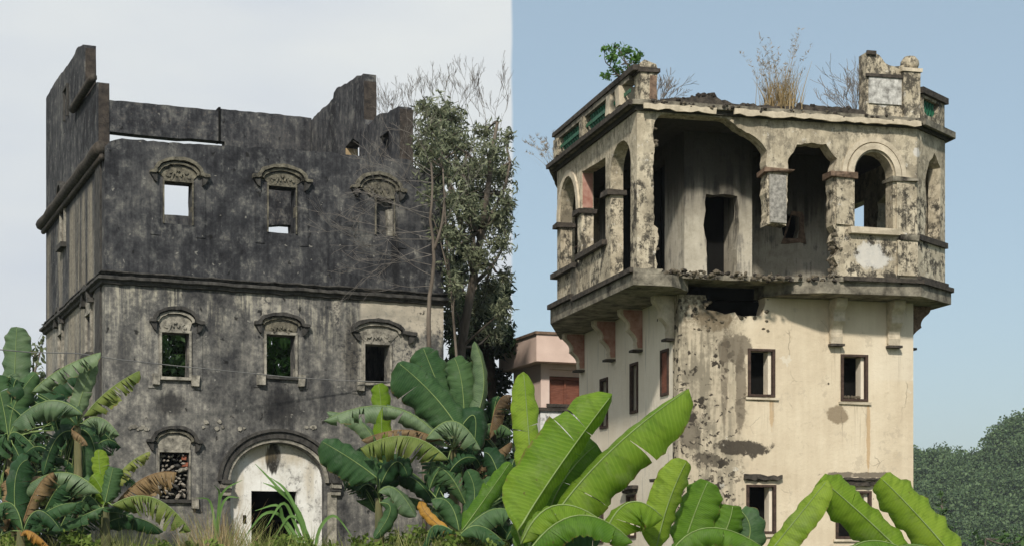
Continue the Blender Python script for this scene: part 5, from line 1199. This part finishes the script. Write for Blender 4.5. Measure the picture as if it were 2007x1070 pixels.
bare('leafless tree with thin twigs spread over the right corner of the dark tower', b, [([b, P(833, 800, 42.6), P(841, 690, 42.6), P(840, 600, 42.6), P(847, 550, 42.6), P(851, 490, 42.6), P(843, 430, 42.6), P(848, 380, 42.6), P(845, 320, 42.6)], .075, .025), ([P(851, 490, 42.6), P(866, 440, 42.6), P(872, 380, 42.6)], .045, .022)], gr, 41)
b = onground(930, 55)
gr = []
for x, y in ((760, 290), (790, 300), (820, 260), (850, 250), (880, 260), (905, 250), (930, 260), (955, 250), (965, 265), (978, 270), (940, 230), (970, 235), (780, 260), (870, 230), (770, 270), (800, 250), (835, 240), (915, 235)):
    gr.append((P(x, y, 55), (rg.uniform(-.45, .12), 0, 1), .85, .011, 4, .45, .22))
bare('tall leafless tree with fine upright twigs standing behind the olive tree', b, [([b, P(935, 700, 55), P(925, 450, 55), P(900, 330, 55), P(870, 230, 55)], .16, .025)] + [([P(925, 450, 55), P((925 + x) / 2, (420 + y) / 2, 55), P(x, y, 55)], .04, .014) for x, y in ((760, 290), (790, 300), (820, 260), (850, 250), (905, 250), (930, 260), (955, 250), (970, 260))], gr, 42)
# trees behind the dark tower, seen through its openings
for i, (x0, lab, mt) in enumerate(((345, 'dark leafy tree seen through the middle storey window above the stone blocked one', M_fol_mid), (560, 'bright green tree seen through the central middle storey window of the dark tower', M_fol_bright))):
    b = onground(x0, 58 + i)
    tree(lab, b, [([b, P(x0 + 5, 900, 58 + i), P(x0, 760, 58 + i)], .2, .1)], cl([(x0 - 50, 720, 60, 60), (x0 + 10, 660, 70, 60), (x0 + 40, 740, 70, 60), (x0, 780, 90, 60)], 58, 1, 1.2, 8 + i), 800, .34, .17, mt, M_bark2, 50 + i, group='trees behind the dark tower', shell=.2)
b = onground(60, 58)
tree('pale loose leaved shrub beyond the left edge of the dark tower', b, [([b, P(62, 900, 58), P(65, 740, 58)], .1, .05)], cl([(66, 700, 26, 40), (84, 670, 14, 22), (45, 740, 40, 40), (80, 740, 24, 40)], 58, 1, 1, 14), 160, .28, .12, M_fol_pale, M_bark, 60, name='shrub', catg='shrub', twigs=4, shell=.05)
# plants on the roof of the cream tower --------------------------------------
b = TB.O + TB.u * -1.05 + TB.v * -.1; b = Vector((b.x, b.y, 11.5))
Yb = b.y
tree('bright green leafy shrub growing out of the parapet of the cream tower', b, [([b, P(1240, 150, Yb), P(1228, 125, Yb)], .025, .012), ([b, P(1215, 150, Yb), P(1195, 130, Yb)], .02, .01)],
     cl([(1228, 102, 22, 14), (1200, 112, 20, 14), (1245, 118, 16, 14), (1185, 97, 10, 8), (1212, 140, 18, 12), (1190, 150, 12, 10), (1232, 135, 14, 12), (1255, 108, 10, 8), (1205, 92, 10, 7)], Yb, 1, .25, 15), 3200, .10, .06, M_fol_bright, M_bark, 61, name='shrub', catg='shrub', twigs=2, shell=.1, tk=.3)
def roofpt(u, v): q = TB.O + TB.u * u + TB.v * v; return Vector((q.x, q.y, RF1 + TB.z0))
def bareshrub(label, p, n, Ln, seed, lean=0, mt=None, dep=3):
    rg_ = random.Random(seed); bare(label, p, [], [(p + Vector((rg_.gauss(0, .05), rg_.gauss(0, .05), 0)), (rg_.uniform(-1.0, 1.0) + lean, rg_.uniform(-.4, .4), 1), Ln * rg_.uniform(.7, 1.1), .014, dep, .6, .1) for _ in range(n)], seed, name='bare_shrub', catg='shrub', mt=mt or M_twig)
M_twg = simple('grey twigs', (.16, .14, .12), (.28, .25, .22), 4)
bareshrub('leafless twiggy shrub on the roof beside the broken parapet pier', roofpt(-.55, -.2), 8, .42, 5, .45, M_twg)
bareshrub('leafless twiggy shrub leaning out beside the curved parapet gable', roofpt(3.95, -.3), 14, .68, 6, -.55, M_twg)
# dry grass
def blades(base, n, h, spread, lean, seed, wd=.012, plume=0, root=.08):
    rg_ = random.Random(seed); V = []; Fc = []
    for i in range(n):
        a = rg_.uniform(0, 6.28); p = base + Vector((rg_.gauss(0, root), rg_.gauss(0, root), 0)); hh = h * rg_.uniform(.35, 1.0); d = Vector((math.cos(a) * spread + lean, math.sin(a) * spread, 1)).normalized(); s = Vector((rg_.gauss(0, 1), rg_.gauss(0, 1), 0)).normalized() * wd * rg_.uniform(.6, 1.4)
        bend = Vector((math.cos(a), math.sin(a), -.5)) * rg_.uniform(0, .35) * hh; k = len(V); m = 4
        for j in range(m + 1):
            t = j / m; q = p + d * hh * t + bend * t * t; V += [q - s * (1 - t * .9), q + s * (1 - t * .9)]
        Fc += [(k + 2 * j, k + 2 * j + 1, k + 2 * j + 3, k + 2 * j + 2) for j in range(m)]
        if plume and rg_.random() < plume:
            for _ in range(16):
                t = rg_.uniform(.72, 1); q = p + d * hh * t + bend * t * t + Vector((rg_.gauss(0, .02), rg_.gauss(0, .02), 0)); k = len(V); e = Vector((rg_.gauss(0, 1), rg_.gauss(0, 1), rg_.uniform(.5, 1.6))).normalized() * .09; f = Vector((rg_.gauss(0, 1), rg_.gauss(0, 1), rg_.gauss(0, 1))).normalized() * .012
                V += [q - f, q + f, q + e]; Fc.append((k, k + 1, k + 2))
    return V, Fc
M_straw = foliage_mat('dry straw grass', (.24, .17, .08), (.46, .36, .20), .3); M_plume = foliage_mat('dry plumes', (.26, .22, .17), (.42, .36, .29), .3)
def tuft(label, p, parts, name='dry_grass', catg='grass tuft'):
    t = thing(name, tuple(p), label, catg)
    for nm, args, mt in parts:
        V, Fc = blades(Vector((0, 0, 0)), *args); o = obj(nm, mesh(nm, V, Fc, mt), t); o['kind'] = 'stuff'
    return t
tuft('tall straw coloured grass tuft with feathery plumes on the broken roof edge', roofpt(2.05, -.55), [('blades', (260, 1.15, .15, .02, 3, .011, 0, .19), M_straw), ('plumes', (40, 1.95, .19, -.04, 4, .007, 1, .14), M_plume)])
p_ = TB.O + TB.u * -1.15 + TB.v * 5.2; tuft('wispy pale grass leaning out from the far end of the green baluster parapet', Vector((p_.x, p_.y, RF1 + TB.z0)), [('plumes', (26, 1.05, .35, -.55, 8, .007, .8, .12), M_plume)])
# reed grass before the doorway
def reed(label, stem, tips, wpx, seed):
    b_ = Vector((stem.x, stem.y, groundz(stem.x, stem.y))); t = thing('reed_grass', tuple(b_), label, 'reed grass'); rg_ = random.Random(seed)
    for pts in tips:
        q = [stem + Vector((rg_.gauss(0, .05), rg_.gauss(0, .05), 0))] + [P(x, y, stem.y + rg_.uniform(-.3, .3)) for x, y in pts]
        c = cat(q, 14); V = []; n = len(c) - 1; W = wpx * stem.y / F
        for i, k in enumerate(c):
            T_ = (c[min(i + 1, n)] - c[max(i - 1, 0)]).normalized(); S_ = T_.cross(Vector((.2, -1, .3))).normalized(); w_ = W / 2 * math.sin(math.pi * min(.98, .15 + .85 * i / n)) ** .7 
            V += [k - S_ * w_ - b_, k + Vector((0, .3, -.2)) * w_ - b_, k + S_ * w_ - b_]
        Fc = [f for i in range(n) for f in ((3 * i, 3 * i + 1, 3 * i + 4, 3 * i + 3), (3 * i + 1, 3 * i + 2, 3 * i + 5, 3 * i + 4))]
        obj('blade', mesh('blade', V, Fc, M_reed, True), t)
M_reed = foliage_mat('fresh reed blade', (.10, .20, .05), (.16, .30, .08), .35)
reed('clump of long green reed blades arching before the black doorway', P(615, 1120, 37), [[(580, 1000), (540, 950), (500, 908)], [(590, 1010), (545, 960), (515, 945)], [(560, 1020), (520, 1005), (480, 1050)], [(560, 1030), (545, 990), (500, 1000)], [(580, 1030), (555, 985), (520, 1035)], [(600, 1040), (570, 1010), (540, 1050)], [(625, 1040), (655, 1010), (690, 1050)], [(590, 1020), (560, 960), (530, 935)]], 6.5, 3)
reed('small clump of green reed blades beside the left impost of the arched doorway', P(425, 1110, 37.5), [[(428, 1000), (440, 960), (475, 940)], [(428, 1000), (430, 965), (420, 950)], [(430, 1010), (445, 975), (470, 975)], [(420, 1020), (410, 980), (385, 975)]], 5, 4)
# undergrowth along the foot of the dark tower
M_weed = foliage_mat('weedy grass', (.16, .21, .05), (.42, .42, .16), .4); M_weed2 = foliage_mat('broad weed leaves', (.07, .13, .02), (.22, .30, .06), .35)
rg = random.Random(13); V = []; Fc = []; V2 = []; F2 = []
def weedtop(px):
    h = 1022 + 18 * math.sin(px * .021) + 10 * math.sin(px * .07)
    if 370 < px < 455: h -= 62
    if 455 < px < 500: h -= 15
    return h
for i in range(700):
    px = rg.uniform(-20, 1003); Yw = rg.uniform(34.5, 38.5 if px < 250 else 39.2); p = onground(px, Yw); top = P(px, weedtop(px) + rg.uniform(-8, 30), Yw).z - p.z
    v, f = blades(p, 12, max(.3, top), .22, 0, i, .014, 0, .12)
    dry = 370 < px < 470 and rg.random() < .7
    tgt = (V2, F2) if dry else (V, Fc); k = len(tgt[0]); tgt[0].extend(v); tgt[1].extend([tuple(a + k for a in q) for q in f])
tag(obj('undergrowth', mesh('undergrowth', V, Fc, M_weed)), 'green weedy grass along the foot of the dark tower', 'undergrowth', kind='stuff')
tag(obj('dry_grass', mesh('dry_grass', V2, F2, M_straw)), 'yellow dry grass between the blocked window and the arched doorway', 'grass', kind='stuff')
cw = []
for i in range(90):
    px = rg.uniform(-20, 1003); Yw = rg.uniform(34.3, 37.5); z = rg.uniform(1068, 1098) - (30 if px > 640 or px < 200 else 0) * rg.random(); p = P(px, z, Yw); cw.append((tuple(p), rg.uniform(.16, .3)))
tag(quads('weeds', leafcloud(cw, 1300, .13, .075, 3, .1, .1), M_weed2), 'broad leaved weeds below the banana plants', 'weeds', kind='stuff')
# far wooded hill behind the cream tower
def ridge(px): 
    pts = [(1300, 900), (1600, 870), (1790, 858), (1840, 852), (1900, 872), (1935, 862), (1955, 846), (1972, 815), (1995, 800), (2060, 775), (2200, 740), (2500, 760), (2900, 900), (3300, 1060)]
    for (a, b_), (c, d) in zip(pts[:-1], pts[1:]):
        if a <= px <= c: return 24 + b_ + 7 * math.sin(px * .047) + 5 * math.sin(px * .113) + (d - b_) * (px - a) / (c - a)
    return 1075
YH = 420
xs = list(range(1300, 3301, 40)); rows = [(0.0, -60), (.35, -40), (.7, -15), (1.0, 10), (.9, 60), (0.0, 160)]
V = []
for k, dy in rows:
    for px in xs:
        p = P(px, ridge(px) + 36, YH); p.y += dy; p.z = .95 + (p.z - .95) * k - (.6 if k == 0 else 0); V.append(p)
n = len(xs); Fc = [(j * n + i, j * n + i + 1, (j + 1) * n + i + 1, (j + 1) * n + i) for j in range(len(rows) - 1) for i in range(n - 1)]
tag(obj('hill', mesh('hill', V, Fc, simple('wooded slope', (.02, .03, .015), (.04, .05, .025), .1), True)), kind='structure')
rg = random.Random(5); cw = []
for i in range(1100):
    px = rg.uniform(1640, 2250); k = rg.random() ** .8; f = k * .999; j = 0 if f < .35 else (1 if f < .7 else 2); a = rows[j]; b_ = rows[j + 1]; t = (f - a[0]) / (b_[0] - a[0]); dy = a[1] + (b_[1] - a[1]) * t
    p = P(px, ridge(px) + 14, YH); x = p.x; z = .95 + (p.z - .95) * f; r_ = rg.choice((1.4, 1.8, 2.2, 2.8, 3.6, 4.6)); cw.append(((x, YH + dy, z + r_ * .4), (r_, r_, r_ * rg.uniform(.8, 1.3))))
tag(quads('forest', leafcloud(cw, 30, .8, .55, 9, .1, .45), M_fol_far), 'dark green wooded hill far behind the cream tower', 'forest', kind='stuff')
b = onground(1845, 70)
tree('light green bamboo like bush at the foot of the wooded hill', b, [([b, P(1846, 1040, 70), P(1848, 1000, 70)], .06, .03)], cl([(1848, 1000, 16, 28), (1832, 1040, 20, 20), (1862, 1040, 24, 22), (1846, 970, 8, 14)], 70, 1, 1, 16), 160, .35, .10, M_fol_mid, M_bark, 71, name='bush', catg='bush', shell=.1)
b = onground(1930, 80)
tree('low dark bush beneath the far wooded hill', b, [([b, P(1931, 1070, 80), P(1932, 1055, 80)], .06, .03)], cl([(1920, 1060, 36, 18), (1965, 1055, 36, 22), (2000, 1060, 30, 22)], 80, 1, 1, 17), 90, .4, .16, M_fol_mid, M_bark, 72, name='bush', catg='bush', shell=.1)

# thin summer haze over the whole place
g = bpy.data.materials.new('haze'); g.use_nodes = True; t = g.node_tree; t.nodes.clear()
pv = t.nodes.new('ShaderNodeVolumePrincipled'); pv.inputs['Color'].default_value = (.80, .88, .95, 1); pv.inputs['Density'].default_value = .0002; pv.inputs['Anisotropy'].default_value = .1
ho = t.nodes.new('ShaderNodeOutputMaterial'); t.links.new(pv.outputs[0], ho.inputs['Volume'])
tag(MB().box((-3200, -330, -1.2), (3200, 4600, 130)).build('haze', g), 'thin pale haze hanging over the fields and hill', 'haze', kind='stuff')
